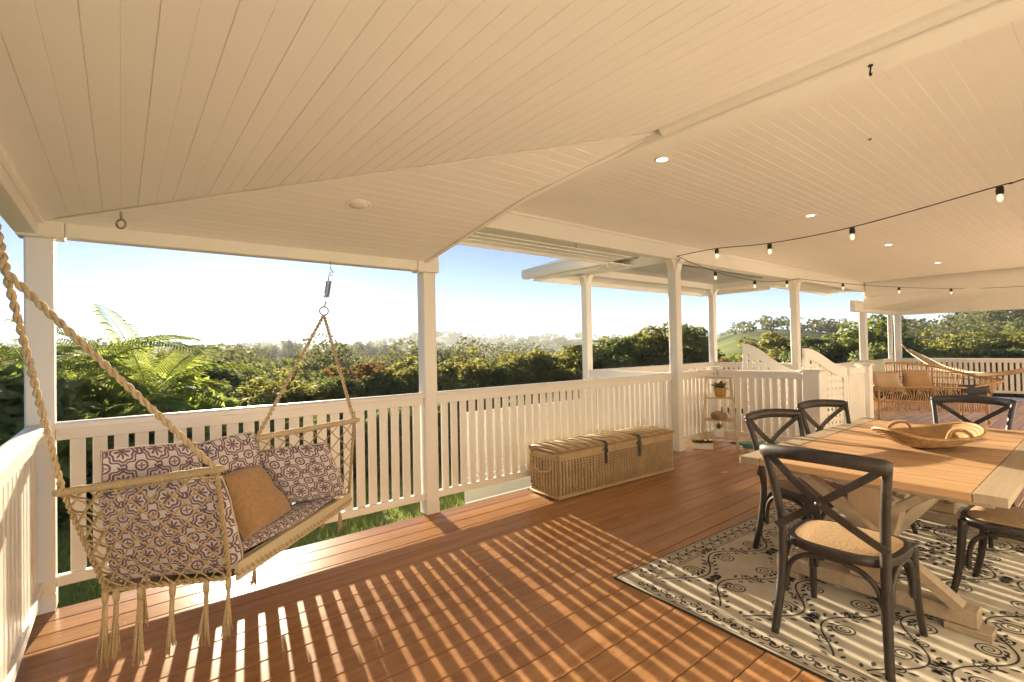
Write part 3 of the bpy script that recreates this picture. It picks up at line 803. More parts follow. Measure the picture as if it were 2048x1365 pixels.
cushion('side_cushion', 'plump patterned cushion leaning at the far right side of the swing', 'cushion',
        [V(.775,3.34,.50), V(1.19,3.29,.49), V(1.03,3.20,.875), V(.615,3.30,.86)], .17, CUSH, 20, G, seed=6, uvoff=(.06,.10), normal=(0,-1,.2))
cushion('pillow', 'plain tan velvet pillow propped in the swing', 'pillow',
        [V(.50,2.87,.475), V(.80,3.17,.50), V(.60,3.22,.80), V(.375,3.02,.79)], .15, SACK, 20, None, puff=1.5, seed=7, wrinkle=.009, normal=(.6,-.8,.3), rnd_=-.10)

# ceiling hooks
def screw_eye(label, p, s=1.0):
    t = thing('screw_eye', label, 'hook', p, 0, 'hooks in the ceiling')
    MB().tube([(0,0,.03), (0,0,-.045*s)], .005*s, 8).build('shank', STEEL, t, True)
    MB().tube(ringpts((0,0,-.066*s), .021*s, V(.8,-.6,0), V(0,0,1)), .005*s, 8, closed=True).build('ring', STEEL, t, True); return t
screw_eye('rusty screw eye in the ceiling above the swing', (.008, 3.55, zf(0, 3.55)), 1.2)
def jhook(label, p, rz=0):
    t = thing('cup_hook', label, 'hook', p, rz, 'hooks in the ceiling')
    MB().tube([(0,0,.02), (0,0,-.014), (.008,0,-.025), (.008,0,-.035), (-.002,0,-.041), (-.009,0,-.035)], .0032, 7).build('shank', BLACKM, t, True)
    MB().lathe([(.009,-.004), (.009,0.002)], n=10).build('plate', BLACKM, t); return t
jhook('small dark hook screwed into the long ceiling beam', (2.32, .60, 2.539), .6)
jhook('small dark hook under the front beam, left of the bracketed post', (4.05, 3.86, 2.619), 1)
jhook('small dark hook under the front beam, right of the lattice screens', (12.1, 3.86, 2.619), 1)

# downlights
for i, (x, y, lab) in enumerate(((3.15, 2.11, 'lit round downlight just right of the long beam'), (5.87, 2.10, 'lit round downlight above the dining table'),
                     (8.62, 2.08, 'lit round downlight between the table and the sofa end'), (11.41, 2.05, 'lit round downlight farthest along the ceiling'))):
    t = thing('downlight', lab, 'ceiling light', (x, y, 2.83), 0, 'recessed downlights')
    MB().lathe([(.040,-.004), (.052,-.007), (.058,-.004), (.058,.004)], n=28, cap=False).build('trim_ring', CEIL, t, True)
    MB().lathe([(.0395,-.003), (.0395,.001)], n=24).build('lens', DOWNL, t)
t = thing('ceiling_speaker', 'round cream ceiling fitting, unlit, left of the long beam', 'ceiling fitting', (1.17, 2.98, zf(1.17, 2.98)))
t.rotation_euler = (-math.atan(.158), 0, 0)
MB().lathe([(.060,-.002), (.068,-.006), (.074,-.005), (.076,.003)], n=32).build('trim_ring', CEIL, t, True)
MB().lathe([(.02,-.006), (.0595,-.004), (.0595,.0)], n=30).build('grille', CEIL, t, True)
t = thing('smoke_sensor', 'tiny dark fixing in the ceiling above the table', 'ceiling fitting', (4.0, 1.05, 2.829))
MB().lathe([(.006,-.012), (.012,-.006), (.014,.002)], n=12).build('cap', STEEL, t, True)

# ------------------------------------------------------------------ string lights
def string_light(label, pts, bulbs, sagn=10):
    t = thing('string_light', label, 'string lights', tuple(pts[0]), 0, 'festoon lights')
    m = MB(); P = [Vector(p) for p in pts]
    m.tube(P, .0048, 6); wbuild(m, 'cable', BLACKM, t)
    for b in bulbs:
        b = Vector(b)
        s = MB().lathe([(.010,-.002), (.021,-.008), (.024,-.040), (.021,-.064)], tuple(b), 12); so = wbuild(s, 'socket', BLACKM, t); autosmooth(so)
        g = MB().lathe([(.012,-.064), (.014,-.070), (.018,-.084), (.018,-.10), (.012,-.116), (.003,-.122)], tuple(b), 12); wbuild(g, 'bulb', BULB, t)
    return t
def hang(a, b, n, sag):
    a, b = Vector(a), Vector(b); return [a+(b-a)*(i/n)-V(0,0,sag*4*(i/n)*(1-i/n)) for i in range(n+1)]
p3t = V(5.92, 3.77, 2.66)
near = [p3t, V(5.60,3.03,2.60), V(5.50,2.375,2.533), V(5.30,1.55,2.51), V(5.10,.55,2.584), V(5.08,.42,2.596), V(4.95,-.6,2.80)]
def smooth(pts, k=6):
    out = []
    P = [Vector(p) for p in pts]
    for i in range(len(P)-1):
        p0, p1, p2, p3 = P[max(i-1, 0)], P[i], P[i+1], P[min(i+2, len(P)-1)]
        for j in range(k):
            t = j/k; out.append(.5*((2*p1)+(p2-p0)*t+(2*p0-5*p1+4*p2-p3)*t*t+(3*p1-p0-3*p2+p3)*t**3))
    return out+[P[-1]]
string_light('black festoon cable crossing the ceiling above the table, with clear bulbs', smooth(near), [near[1], near[2], near[3], near[4]])
far1 = hang(p3t, (9.90, 3.78, 2.645), 16, .17)
far2 = hang((9.90, 3.78, 2.645), (15.6, 1.2, 2.60), 18, .12)
string_light('black festoon cable draped along the front beam from post to post', far1+far2[1:], [far1[4], far1[9], far1[14], far2[3], far2[7], far2[11]])

# ------------------------------------------------------------------ wicker trunk
ch = thing('wicker_chest', 'long wicker trunk with black straps standing against the balustrade', 'chest', (3.225, 3.372, 0), math.atan2(-.078, 1.735))
LX, LY, LZ = 1.737, .40, .405
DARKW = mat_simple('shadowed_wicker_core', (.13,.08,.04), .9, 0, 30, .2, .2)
MB().box((.006,.006,.033), (LX-.006,LY-.006,.434)).build('core', DARKW, ch)  # dark brown puts shade into the gaps between the canes
def weave(p0, p1, outn, name):
    """upright canes with weft strands going over and under them"""
    p0, p1, outn = Vector(p0), Vector(p1), Vector(outn); d = p1-p0; L = d.length; n = int(L/.0405); m = MB()
    for i in range(n):
        c = p0+d*((i+.5)/n)+outn*.006; j = random.uniform(-.0025,.0025); r_ = random.uniform(.0125,.0150)
        m.tube([c+V(0,0,.034), c+V(j,0,.15)+outn*.003, c+V(-j,0,.27)+outn*.001, c+V(0,0,.365)], r_, 7, flat=(1.0,.8))
    z = .052; k = 0
    while z < .36:
        pts = [p0+d*(q/(2*n))+V(0,0,z+random.uniform(-.0015,.0015))+outn*(.0155+.0075*math.sin(PI*q/2+PI*k)) for q in range(2*n+1)]
        m.tube(pts, .0045, 5, flat=(1,.8)); z += .0265; k += 1
    for z in (.372, .388, .404, .420):                  # plaited band under the lid
        pts = [p0+d*(q/(3*n))+V(0,0,z)+outn*(.010+.007*math.sin(q*1.9+z*300)) for q in range(3*n+1)]; m.tube(pts, .0098, 6)
    o = m.build(name, WICK2, ch, True); o['kind'] = 'stuff'
weave((0,0,0), (LX,0,0), (0,-1,0), 'woven_front'); weave((0,LY,0), (0,0,0), (-1,0,0), 'woven_end')
weave((LX,0,0), (LX,LY,0), (1,0,0), 'woven_end'); weave((LX,LY,0), (0,LY,0), (0,1,0), 'woven_back')
MB().box((.012,.012,.0), (LX-.012,LY-.012,.032)).build('base', WICK, ch)
m = MB()
for z in (.018, .425):
    for k in range(2):
        q = .010+.004*k
        m.tube([(-q,-q,z+.013*k), (LX+q,-q,z+.013*k), (LX+q,LY+q,z+.013*k), (-q,LY+q,z+.013*k)], .0085, 6, closed=True)
m.build('border_cane', WICK2, ch, True)
for x, y in ((0,0), (LX,0), (LX,LY), (0,LY)):
    m = MB(); twisted(m, (x,y,.01), (x,y,.435), .015, 9); m.build('corner_cane', WICK, ch, True)
lid = MB(); lid.box((-.012,-.012,.436), (LX+.012,LY+.012,.452)); lo = lid.build('lid', mat_simple('shade_brown_lid_base', (.12,.075,.04), .8), ch)  # lid base coloured dark to paint shade between its canes
i = 0; x = 0.0
while x < LX:
    m = MB(); z = .462+random.uniform(-.002,.002); w2 = .030
    m.tube([(x+.016,-.02,z-.006), (x+.016,.05,z+.004), (x+.016+random.uniform(-.003,.003),LY/2,z+.008), (x+.016,LY-.05,z+.004), (x+.016,LY+.016,z-.006)], [.014,.018,.0185,.018,.014], 8, flat=(1.0,.9))
    m.build('cane', WICK2 if (i % 3) else WICK, lo, True); x += .0335 if i % 2 else .050; i += 1
m = MB()
for y in (-.016, LY+.012): twisted(m, (-.014,y,.452), (LX+.014,y,.452), .012, 46)
for x in (-.014, LX+.014): twisted(m, (x,-.016,.452), (x,LY+.012,.452), .012, 11)
m.build('braided_rim', WICK, lo, True)
for x in (.62, 1.14):
    m = MB(); pts = [(x-.05,.10,.492), (x-.02,.03,.492), (x,-.022,.482), (x+.006,-.034,.44), (x-.004,-.034,.36), (x+.004,-.030,.31), (x+.002,-.028,.26)]
    P = smooth(pts, 4); n = len(P); vs = []
    for p in P:
        vs += [p+V(-.016,0,0), p+V(.016,0,0), p+V(.016,-.004,.004), p+V(-.016,-.004,.004)]
    fs = [(0,1,2,3), (4*n-4,4*n-1,4*n-2,4*n-3)]
    for q in range(n-1):
        for k in range(4): fs.append((4*q+k, 4*q+4+k, 4*q+4+(k+1)%4, 4*q+(k+1)%4))
    m.add(vs, fs); so = m.build('strap', LEATHER, ch)
    MB().box((x-.024,-.046,.375), (x+.024,-.037,.415), .004).build('buckle', BLACKM, so)
    m = MB(); m.tube([(x-.05,-.036,.40), (x-.03,-.05,.43), (x,-.05,.425)], .008, 6, flat=(1,.4)); m.build('strap_tail', LEATHER, so, True)
m = MB(); m.tube(smooth([(-.012,.09,.30), (-.045,.10,.27), (-.055,.20,.245), (-.045,.30,.27), (-.012,.31,.30)], 5), .013, 7); m.build('rope_handle', ROPE, ch, True)
m = MB(); m.tube(smooth([(LX+.012,.09,.30), (LX+.045,.10,.27), (LX+.055,.20,.245), (LX+.045,.30,.27), (LX+.012,.31,.30)], 5), .013, 7); m.build('rope_handle', ROPE, ch, True)
# ------------------------------------------------------------------ rug
def mat_rug():
    m, nt, N = newmat('woven_cream_rug'); p = N.coords('Object')
    wv = N.n('ShaderNodeTexWave'); wv.inputs['Scale'].default_value = 110; wv.inputs['Distortion'].default_value = 1.5; N.l(p, wv.inputs[0])
    a = N.noise(p, 7, 5); b = N.noise(p, 160, 2)
    c = N.mix(N.rng(a, .3, .7, 0, 1), (.46,.41,.32), (.56,.51,.41)); c = N.mix(N.m('MULTIPLY', b, .35), c, (.38,.32,.22))
    N.bsdf(c, .95, N.m('ADD', wv.outputs[1], b), .35, .002); return m
RUGM = mat_rug(); INK = mat_simple('charcoal_rug_yarn', (.028,.024,.022), .95, 0, 160, .4, .25)
RL_, RW_ = 3.55, 2.5
rug = thing('rug', 'cream outdoor rug with black scroll pattern under the dining table', 'rug', (2.40, 2.02, .001), R(-2.2))
MB().box((0, -RW_, 0), (RL_, 0, .007), .002).build('pile', RUGM, rug)
m = MB()
m.tube([(0,-RW_,.004), (0,0,.004)], .006, 6); m.tube([(0,0,.004), (RL_,0,.004)], .006, 6); m.tube([(RL_,0,.004), (RL_,-RW_,.004)], .006, 6)
m.build('bound_edge', INK, rug)
ink = MB(); ZI = .0082
def stroke(pts, w):
    n = len(pts)
    vs = []
    for i, (x, y) in enumerate(pts):
        a = pts[max(i-1, 0)]; b = pts[min(i+1, n-1)]; dx, dy = b[0]-a[0], b[1]-a[1]; L = math.hypot(dx, dy) or 1
        ww = w[i] if hasattr(w, '__len__') else w
        vs += [(x-dy/L*ww, y+dx/L*ww, ZI), (x+dy/L*ww, y-dx/L*ww, ZI)]
    ok = all(.012 < v[0] < RL_-.012 and -RW_+.012 < v[1] < -.012 for v in vs)
    if ok: ink.add(vs, [(2*i, 2*i+1, 2*i+3, 2*i+2) for i in range(n-1)])
def leaf(x, y, a, L=.034, w=.0085):
    stroke([(x+math.cos(a)*L*t, y+math.sin(a)*L*t) for t in (-.5, -.2, .1, .35, .5)], [.001, w*.8, w, w*.6, .001])
def spiral(x, y, r0, turns, a0, sg=1, w=.0042):
    n = int(22*turns); stroke([(x+(r0*(1-.92*i/n))*math.cos(a0+sg*2*PI*turns*i/n), y+(r0*(1-.92*i/n))*math.sin(a0+sg*2*PI*turns*i/n)) for i in range(n+1)],
                              [w*(1.0-.3*i/n) for i in range(n+1)])
rr = random.Random(12)
# straight border lines and running curl
for q in (.022, .135, .150):
    stroke([(q, -q), (RL_-q, -q)], .0022); stroke([(q, -q), (q, -RW_+q)], .0022)
def border(along):
    s = .18; k = 0; L = RL_ if along == 'x' else RW_
    while s < L-.12:
        P = (lambda u, v: (s+u, -.078+v)) if along == 'x' else (lambda u, v: (.078+v, -(s+u)))
        for sg in (1, -1):
            c = P(.026*sg, .012*sg); n = 16
            stroke([(c[0]+(.025*(1-.8*i/n))*math.cos(1.2*sg+2*PI*1.1*i/n*sg), c[1]+(.025*(1-.8*i/n))*math.sin(1.2*sg+2*PI*1.1*i/n*sg)) for i in range(n+1)], .0045)
        p = P(.062, 0); leaf(p[0], p[1], rr.uniform(0, PI), .042, .012)
        for dv in (-.043, .043):
            p = P(.03, dv); leaf(p[0], p[1], (0 if along == 'x' else PI/2)+rr.uniform(-.5, .5), .03, .006)
        s += .098; k += 1
border('x'); border('y')
# meandering vines with paired leaves and scrolls in every bend
for row in range(9):
    yb = -.27-row*.265; ph = (row % 2)*PI+.3; per = .66; amp = .085
    f = lambda x: yb+amp*math.sin(2*PI*x/per+ph)+.018*math.sin(2*PI*x/(per*2.7)+row)
    xs = np.arange(.19, RL_-.05, .018); stroke([(x, f(x)) for x in xs], .0048)
    x = .2
    while x < RL_-.08:
        sl = math.atan2(f(x+.01)-f(x-.01), .02)
        if rr.random() < .9:
            for sg in (1, -1):
                ax_, ay_ = x+math.cos(sl+sg*PI/2)*.036, f(x)+math.sin(sl+sg*PI/2)*.036
                leaf(ax_, ay_, sl+sg*.75, rr.uniform(.028, .044), rr.uniform(.007, .011))
        x += .046
    k = 0; x = per*(.25-(ph/(2*PI)))
    while x < RL_:
        up_ = 1 if math.sin(2*PI*x/per+ph) > 0 else -1
        if x > .2:
            spiral(x+rr.uniform(-.01,.01), f(x)-up_*.095, rr.uniform(.052,.066), 2.5, up_*PI/2+.3, up_ if row % 2 else -up_)
            spiral(x+.155, f(x)-up_*.062, .036, 1.8, PI*rr.random(), -up_, .0036)
            spiral(x-.155, f(x)-up_*.07, .034, 1.8, PI*rr.random(), up_, .0036)
            for q in range(5):
                an = up_*PI/2+(q-2)*.42; leaf(x+math.cos(an)*.062, f(x)+math.sin(an)*.062, an, .042, .011)
        x += per/2; k += 1
for k in range(46):    # a dotted medallion in the middle
    a = 2.39996*k; r_ = .035*math.sqrt(k+1); leaf(1.95+r_*math.cos(a), -1.14+r_*math.sin(a), a, .05, .014)
io = ink.build('scroll_pattern', INK, rug); io['kind'] = 'stuff'

# ------------------------------------------------------------------ dining table
TX0, TX1, TY0, TY1, TZ = 2.98, 5.27, .325, 1.50, .76
tb = thing('dining_table', 'long weathered pine trestle dining table standing on the rug', 'table', (0, 0, 0))
for y0, y1 in ((TY0, TY0+.118), (TY1-.118, TY1)):
    MB().box((TX0, y0, TZ-.045), (TX1, y1, TZ), .004).build('edge_board', TABLEX, tb)
n = 11; w_ = (TX1-TX0)/n; pm = MB().box((-w_/2+.0015, TY0+.1205, TZ-.04), (w_/2-.0015, TY1-.1205, TZ-.0015), .003).mesh('plank', TABLEM)
for i in range(n):
    o = bpy.data.objects.new('plank', pm); o.location = (TX0+w_*(i+.5), 0, random.uniform(-.0012, .0008)); link(o, tb)
for y in (TY0+.14, TY1-.19): MB().box((TX0+.24, y, TZ-.10), (TX1-.24, y+.05, TZ-.046), .003).build('apron', TABLEX, tb)
for x in (3.27, 4.95):
    MB().box((x-.055, .47, .045), (x+.055, 1.40, .125), .006).build('foot_beam', TABLEX, tb)
    for ya, yb in ((.42, .60), (1.27, 1.45)): MB().box((x-.06, ya, .009), (x+.06, yb, .044), .004).build('foot_pad', TABLEX, tb)
    MB().box((x-.05, .40, .645), (x+.05, 1.42, .715), .005).build('top_beam', TABLEX, tb)
    MB().box((x-.035, .83, .126), (x+.035, 1.01, .644), .005).build('trestle_post', TABLEZ, tb)
    m = MB(); m.bar((x-.058, .53, .135), (x-.058, 1.27, .71), .045, .085, (1,0,0)); m.build('cross_brace', TABLEX, tb)
    m = MB(); m.bar((x+.058, 1.31, .135), (x+.058, .57, .71), .045, .085, (1,0,0)); m.build('cross_brace', TABLEX, tb)
m = MB(); m.bar((3.31, .92, .30), (4.91, .92, .30), .05, .10); m.build('stretcher', TABLEX, tb)
for xa, xb in ((3.31, 3.95), (4.91, 4.27)):
    m = MB(); m.bar((xa, .86, .24), (xb, .86, .69), .045, .08); m.build('long_brace', TABLEX, tb)

# ------------------------------------------------------------------ cross-back chairs
def chair_parts(t, wm, sm):
    def part(m, name, mat, s=True): return m.build(name, mat, t, s)
    for sx in (1, -1):
        pts = smooth([(.235*sx,-.272,0), (.223*sx,-.238,.16), (.215*sx,-.212,.33), (.214*sx,-.205,.47), (.220*sx,-.222,.62), (.238*sx,-.262,.80), (.254*sx,-.292,.905)], 5)
        m = MB(); m.tube(pts, [.0185+.003*math.sin(PI*i/(len(pts)-1)) for i in range(len(pts))], 9); part(m, 'leg', wm)
        pts = smooth([(.222*sx,.185,.455), (.225*sx,.195,.30), (.232*sx,.212,.14), (.243*sx,.243,0)], 5)
        m = MB(); m.tube(pts, [.0215-.006*i/(len(pts)-1) for i in range(len(pts))], 9); part(m, 'leg', wm)
    # curved top rail, ends rolled
    n = 22; m = MB(); pts = []; 
    for i in range(n+1):
        u = -1+2*i/n; pts.append((.268*u, -.292-.058*(1-u*u), .905+.018*(1-u*u)))
    m.tube(pts, [.030 if 0 < i < n else .022 for i in range(n+1)], 10, flat=(.62,1.12)); part(m, 'top_rail', wm)
    for sx, off in ((1, .0), (-1, -.013)):
        n = 16; vs = []; m = MB()
        P = [Vector((.238*sx*(1-2*i/n)*(.97+.0*i), -.285-.052*math.sin(PI*i/n)+off*math.sin(PI*i/n)+.055*(i/n)**1.2, .888-.365*i/n)) for i in range(n+1)]
        for i in range(n+1):
            d = (P[min(i+1,n)]-P[max(i-1,0)]).normalized(); sdv = d.cross(Vector((0,1,0))).normalized()*.0165; th = Vector((0,.0055,0))
            vs += [P[i]+sdv+th, P[i]-sdv+th, P[i]-sdv-th, P[i]+sdv-th]
        fs = [(0,1,2,3), (4*n+3,4*n+2,4*n+1,4*n)]
        for i in range(n):
            for k in range(4): fs.append((4*i+k, 4*i+(k+1)%4, 4*i+4+(k+1)%4, 4*i+4+k))
        m.add(vs, fs); part(m, 'cross_slat', wm, False)
    m = MB(); m.tube([(0,-.330,.705), (0,-.352,.705)], .013, 8); part(m, 'rivet', wm)
    # seat ring
    def outline(k, sc_):
        a = 2*PI*k/40; ca, sa = math.cos(a), math.sin(a); e = .62
        x = .238*abs(ca)**e*(1 if ca > 0 else -1)*sc_; y = .222*abs(sa)**e*(1 if sa > 0 else -1)*sc_
        return x*(1+.07*(y/.22)), y
    m = MB(); vs = []
    for k in range(40):
        for sc_, z in ((1.0,.428), (1.03,.446), (1.0,.466), (.86,.468), (.86,.430)): x, y = outline(k, sc_); vs.append((x, y, z))
    m.add(vs, [(5*k+j, 5*((k+1)%40)+j, 5*((k+1)%40)+(j+1)%5, 5*k+(j+1)%5) for k in range(40) for j in range(5)]); so = part(m, 'seat_frame', wm); autosmooth(so, 50)
    m = MB(); vs = [(0,0,.481)]
    for sc_, z in ((.5,.480), (.78,.476), (.885,.469)):
        for k in range(40): x, y = outline(k, sc_); vs.append((x, y, z))
    fs = [(0, 1+k, 1+(k+1)%40) for k in range(40)]
    for r_ in range(2):
        for k in range(40): fs.append((1+40*r_+k, 41+40*r_+k, 41+40*r_+(k+1)%40, 1+40*r_+(k+1)%40))
    m.add(vs, fs); part(m, 'seat_pad', sm)
    # bentwood hoops under the seat
    for a, b in (((-.222,.192), (.222,.192)), ((-.214,-.208), (.214,-.208)), ((.222,-.19), (.224,.175)), ((-.222,-.19), (-.224,.175))):
        a = Vector((*a, 0)); b = Vector((*b, 0)); m = MB(); d = b-a
        prof = [(0.03,.20), (.035,.27), (.08,.345), (.2,.395), (.36,.416), (.5,.421), (.64,.416), (.8,.395), (.92,.345), (.965,.27), (.97,.20)]
        m.tube(smooth([a+d*f+Vector((0,0,z)) for f, z in prof], 3), .0125, 7); part(m, 'arch_brace', wm)
def chair(label, x, y, rz, wm=CHAIRM, src=None):
    if src is None:
        t = thing('dining_chair', label, 'chair', (x, y, .009), rz, 'cross-back chairs round the table'); chair_parts(t, wm, SEATM)
    else:
        t = dup(src); t.location = (x, y, .009); t.rotation_euler = (0, 0, rz); t['label'] = label
    return t
c0 = chair('dark worn cross-back chair at the near end of the table, its back to the camera', 2.815, .888, -PI/2)
chair('dark cross-back chair on the balustrade side of the table, nearer the trunk', 3.63, 1.33, R(163), src=c0)
chair('dark cross-back chair on the balustrade side of the table, farther along beside the gate', 4.49, 1.32, R(159), src=c0)
chair('dark chair tucked under the near long side of the table, rattan seat in striped sun', 3.80, .375, R(-4), src=c0)
chair('dark, sky-tinted cross-back chair at the far end of the table behind the basket', 5.40, .83, PI/2, CHAIR_SKY)

# ------------------------------------------------------------------ boat-shaped basket
BASK = mat_simple('amber_basket_cane', (.36,.20,.075), .5, 0, 26, .2, .35)
bk = thing('basket', 'shallow woven basket with two loop handles on the dining table', 'basket', (4.10, .815, TZ+.001), math.atan2(-.33, .60))
def bshape(a, f):       # a angle, f 0 bottom .. 1 rim
    ca, sa = math.cos(a), math.sin(a); e = .85
    x = abs(ca)**e*(1 if ca > 0 else -1); y = abs(sa)**e*(1 if sa > 0 else -1)
    g = .42+.58*f**.8; end = abs(ca)**3
    return (x*.335*(g if f > 0 else g)*(1-.0*end), y*.20*g, .010+f**1.25*(.066+.052*end))
m = MB()
for f in np.linspace(0, 1, 9): m.tube([bshape(2*PI*k/64, f) for k in range(64)], .0058 if f < 1 else .0105, 5, closed=True)
m.build('coil', BASK, bk, True)['kind'] = 'stuff'
m = MB()
for k in range(52): m.tube([bshape(2*PI*(k+.35*(j/5-.5))/52, j/5) for j in range(6)], .0042, 4)
m.build('stake', RATTAN, bk, True)['kind'] = 'stuff'
m = MB(); vs = []; n = 48
for f in np.linspace(0, .97, 7):
    for k in range(n): x, y, z = bshape(2*PI*k/n, f); vs.append((x*.985, y*.985, z+.001))
fs = [(j*n+k, j*n+(k+1)%n, (j+1)*n+(k+1)%n, (j+1)*n+k) for j in range(6) for k in range(n)]+[tuple(range(n))]
m.add(vs, fs); m.build('bowl', WICK, bk, True)
for sy in (1, -1):
    m = MB(); pts = smooth([(-.095, .190*sy, .062), (-.082, .195*sy, .098), (-.038, .185*sy, .128), (.038, .185*sy, .128), (.082, .195*sy, .098), (.095, .190*sy, .062)], 5)
    for i in range(len(pts)-1): pass
    m.tube(pts, .0085, 7)
    for i in range(1, len(pts)-1, 1):
        d = (pts[i+1]-pts[i-1]).normalized(); q = ringpts(pts[i], .0098, d.cross(V(0,1,0)).normalized(), V(0,1,0), 8); m.tube(q, .0026, 4, closed=True)
    m.build('handle', BASK, bk, True)

# ------------------------------------------------------------------ plant stand
st = thing('plant_stand', 'small pale three-tier ladder stand with plants by the bracketed post', 'plant stand', (6.55, 3.57, 0), R(-58))
def lerp(a, b, t): return a+(b-a)*t
for sx in (1, -1):
    m = MB(); m.bar((.23*sx, -.12, 0), (.155*sx, .0, 1.0), .022, .026, (0,1,0)); m.build('leg', STANDM, st)
    m = MB(); m.bar((.23*sx, .14, 0), (.155*sx, .02, 1.0), .022, .026, (0,1,0)); m.build('leg', STANDM, st)
MB().box((-.155, -.012, .965), (.155, .03, .995), .003).build('rail', STANDM, st)
for z, hw in ((.70, .165), (.39, .19), (.15, .21)):
    t_ = z/1.0; MB().box((-hw-.01, lerp(-.125, -.03, t_), z-.012), (hw+.01, lerp(.14, .03, t_)+.03, z+.008), .003).build('shelf', STANDM, st)
def on_stand(x, y, z): p = rotz((x, y, 0), R(-58)); return (6.55+p[0], 3.57+p[1], z)
def blades(parent, n, L, w, spread, mat, z0, seed, curl=.5, name='foliage', up0=.2):
    rr = random.Random(seed); m = MB()
    for i in range(n):
        a = 2*PI*i/n+rr.uniform(-.3,.3); l = L*rr.uniform(.6, 1.1); tilt = rr.uniform(up0, spread); r0 = rr.uniform(0,.02); vs = []
        for j in range(5):
            f = j/4; th = tilt+curl*f; rad = r0+l*f*math.sin(th); z = z0+l*f*math.cos(th); ww = w*(.5+1.6*f if f < .4 else 1.2*(1-f)+.15*(f<1))*(0 if f == 1 else 1)
            c_, s_ = math.cos(a), math.sin(a); vs += [(rad*c_-s_*ww, rad*s_+c_*ww, z), (rad*c_+s_*ww, rad*s_-c_*ww, z+.002)]
        m.add(vs, [(2*j, 2*j+1, 2*j+3, 2*j+2) for j in range(4)])
    o = m.build(name, mat, parent, True); return o
t = thing('potted_plant', 'leafy green plant in an ochre pot on the top shelf of the stand', 'potted plant', on_stand(.02, 0, .709))
po = MB().lathe([(.066,0), (.072,.01), (.086,.115), (.090,.135), (.083,.138), (.078,.12)], n=24).build('pot', TERRA, t, True); autosmooth(po, 50)
MB().lathe([(.077,.10), (.077,.118)], n=20).build('soil', BARK, t)
blades(t, 34, .17, .028, 1.1, LEAFD, .115, 5, .7); blades(t, 22, .12, .026, .7, LEAF, .118, 6, .6)
t = thing('wicker_bowl', 'low brown wicker bowl on the middle shelf of the stand', 'basket', on_stand(0, 0, .399))
m = MB()
for i in range(7): m.tube(ringpts((0,0,.010+.0125*i), .092+.012*math.sin(PI*i/6.), V(1,0,0), V(0,1,0), 26), .0072, 5, closed=True)
m.build('coil', WICK, t, True); MB().lathe([(.085,.002), (.096,.03), (.092,.082)], n=24).build('bowl', WICK, t, True)
m = MB(); m.tube([(-.07,0,.085), (-.045,0,.112), (.045,0,.112), (.07,0,.085)], .006, 6); m.build('handle', RATTAN, t, True)
t = thing('potted_succulent', 'small reddish succulent in a white cube pot on the bottom shelf', 'potted plant', on_stand(-.01, 0, .159), R(-58))
MB().box((-.058,-.058,0), (.058,.058,.112), .006).build('pot', POTW, t); blades(t, 12, .105, .014, .75, LEAFR, .108, 8, .15)
t = thing('planter_box', 'low white planter with green ground cover on the deck behind the post', 'planter', (6.33, 3.70, 0), R(-58))
MB().box((-.14,-.07,0), (.13,.07,.085), .006).build('box', POTW, t); 
for k in range(4): 
    o = blades(t, 16, .09, .02, 1.2, LEAF, .075, 30+k, .4); o.location = (-.10+.065*k, 0, 0)
t = thing('doormat', 'green rubber mat lying on the deck behind the table corner', 'mat', (7.15, 3.30, .001), R(-35)); MB().box((-.33,-.20,0), (.33,.20,.012), .004).build('mat', GREENT, t)
t = thing('folded_towel', 'blue-grey folded towel on the deck in front of the green mat', 'towel', (6.62, 2.92, .001), R(-28))
MB().box((-.27,-.15,0), (.27,.15,.018), .008).build('fold', BLUET, t); MB().box((-.255,-.14,.0185), (.26,.135,.034), .008).build('fold', BLUET, t)

# ------------------------------------------------------------------ rattan sofa with cushions
so_ = thing('rattan_sofa', 'golden rattan sofa with curved back and flared arm at the far end of the deck', 'sofa', (11.45, 2.35, 0), math.atan2(-.81, .58))
HL_, D_s = .80, .78
def arc(pts, r, name='cane', k=6, mat=RATTAN): m = MB(); m.tube(smooth(pts, k), r, 7); return m.build(name, mat, so_, True)
arc([(-HL_,-.36,.60), (-.4,-.38,.615), (.4,-.38,.615), (HL_*.62,-.36,.60)], .018, 'front_rail')
arc([(-HL_,-.36,.60), (-HL_-.06,-.1,.70), (-HL_-.05,.2,.84), (-.62,.40,.97), (-.15,.46,1.02), (.35,.42,.96), (.75,.30,.84), (.95,.10,.76)], .022, 'back_rail')
arc([(.95,.10,.76), (1.12,-.12,.74), (1.02,-.34,.72), (.62,-.36,.62)], .02, 'arm_rail')
arc([(-HL_,-.36,.36), (0,-.38,.36), (HL_,-.36,.36)], .016, 'seat_rail'); arc([(-HL_,.36,.36), (0,.40,.36), (HL_,.36,.36)], .016, 'seat_rail')
arc([(-HL_,-.36,.20), (0,-.38,.20), (HL_,-.36,.20)], .014, 'low_rail')
for x, y in ((-HL_,-.36), (HL_,-.36), (-HL_,.36), (HL_,.36)): arc([(x,y,0), (x,y,.3), (x*1.0,y,.60)], .022, 'leg', 3)
m = MB()
for i in range(44):
    x = -HL_+.04+i*(2*HL_-.08)/43; m.tube([(x,-.375,.21), (x,-.375,.36)], .009, 5)
    if x < .50: m.tube(smooth([(x,-.375,.36), (x+.03,-.375,.47), (x+.07*math.sin(i),-.375,.61)], 3), .009, 5)
for z_ in (.48, .60, .72, .82): m.tube(smooth([(-HL_-.02,.18,z_), (-.6,.41,z_+.02), (0,.45,z_+.04), (.6,.38,z_+.02), (.9,.12,z_)], 4), .010, 5)
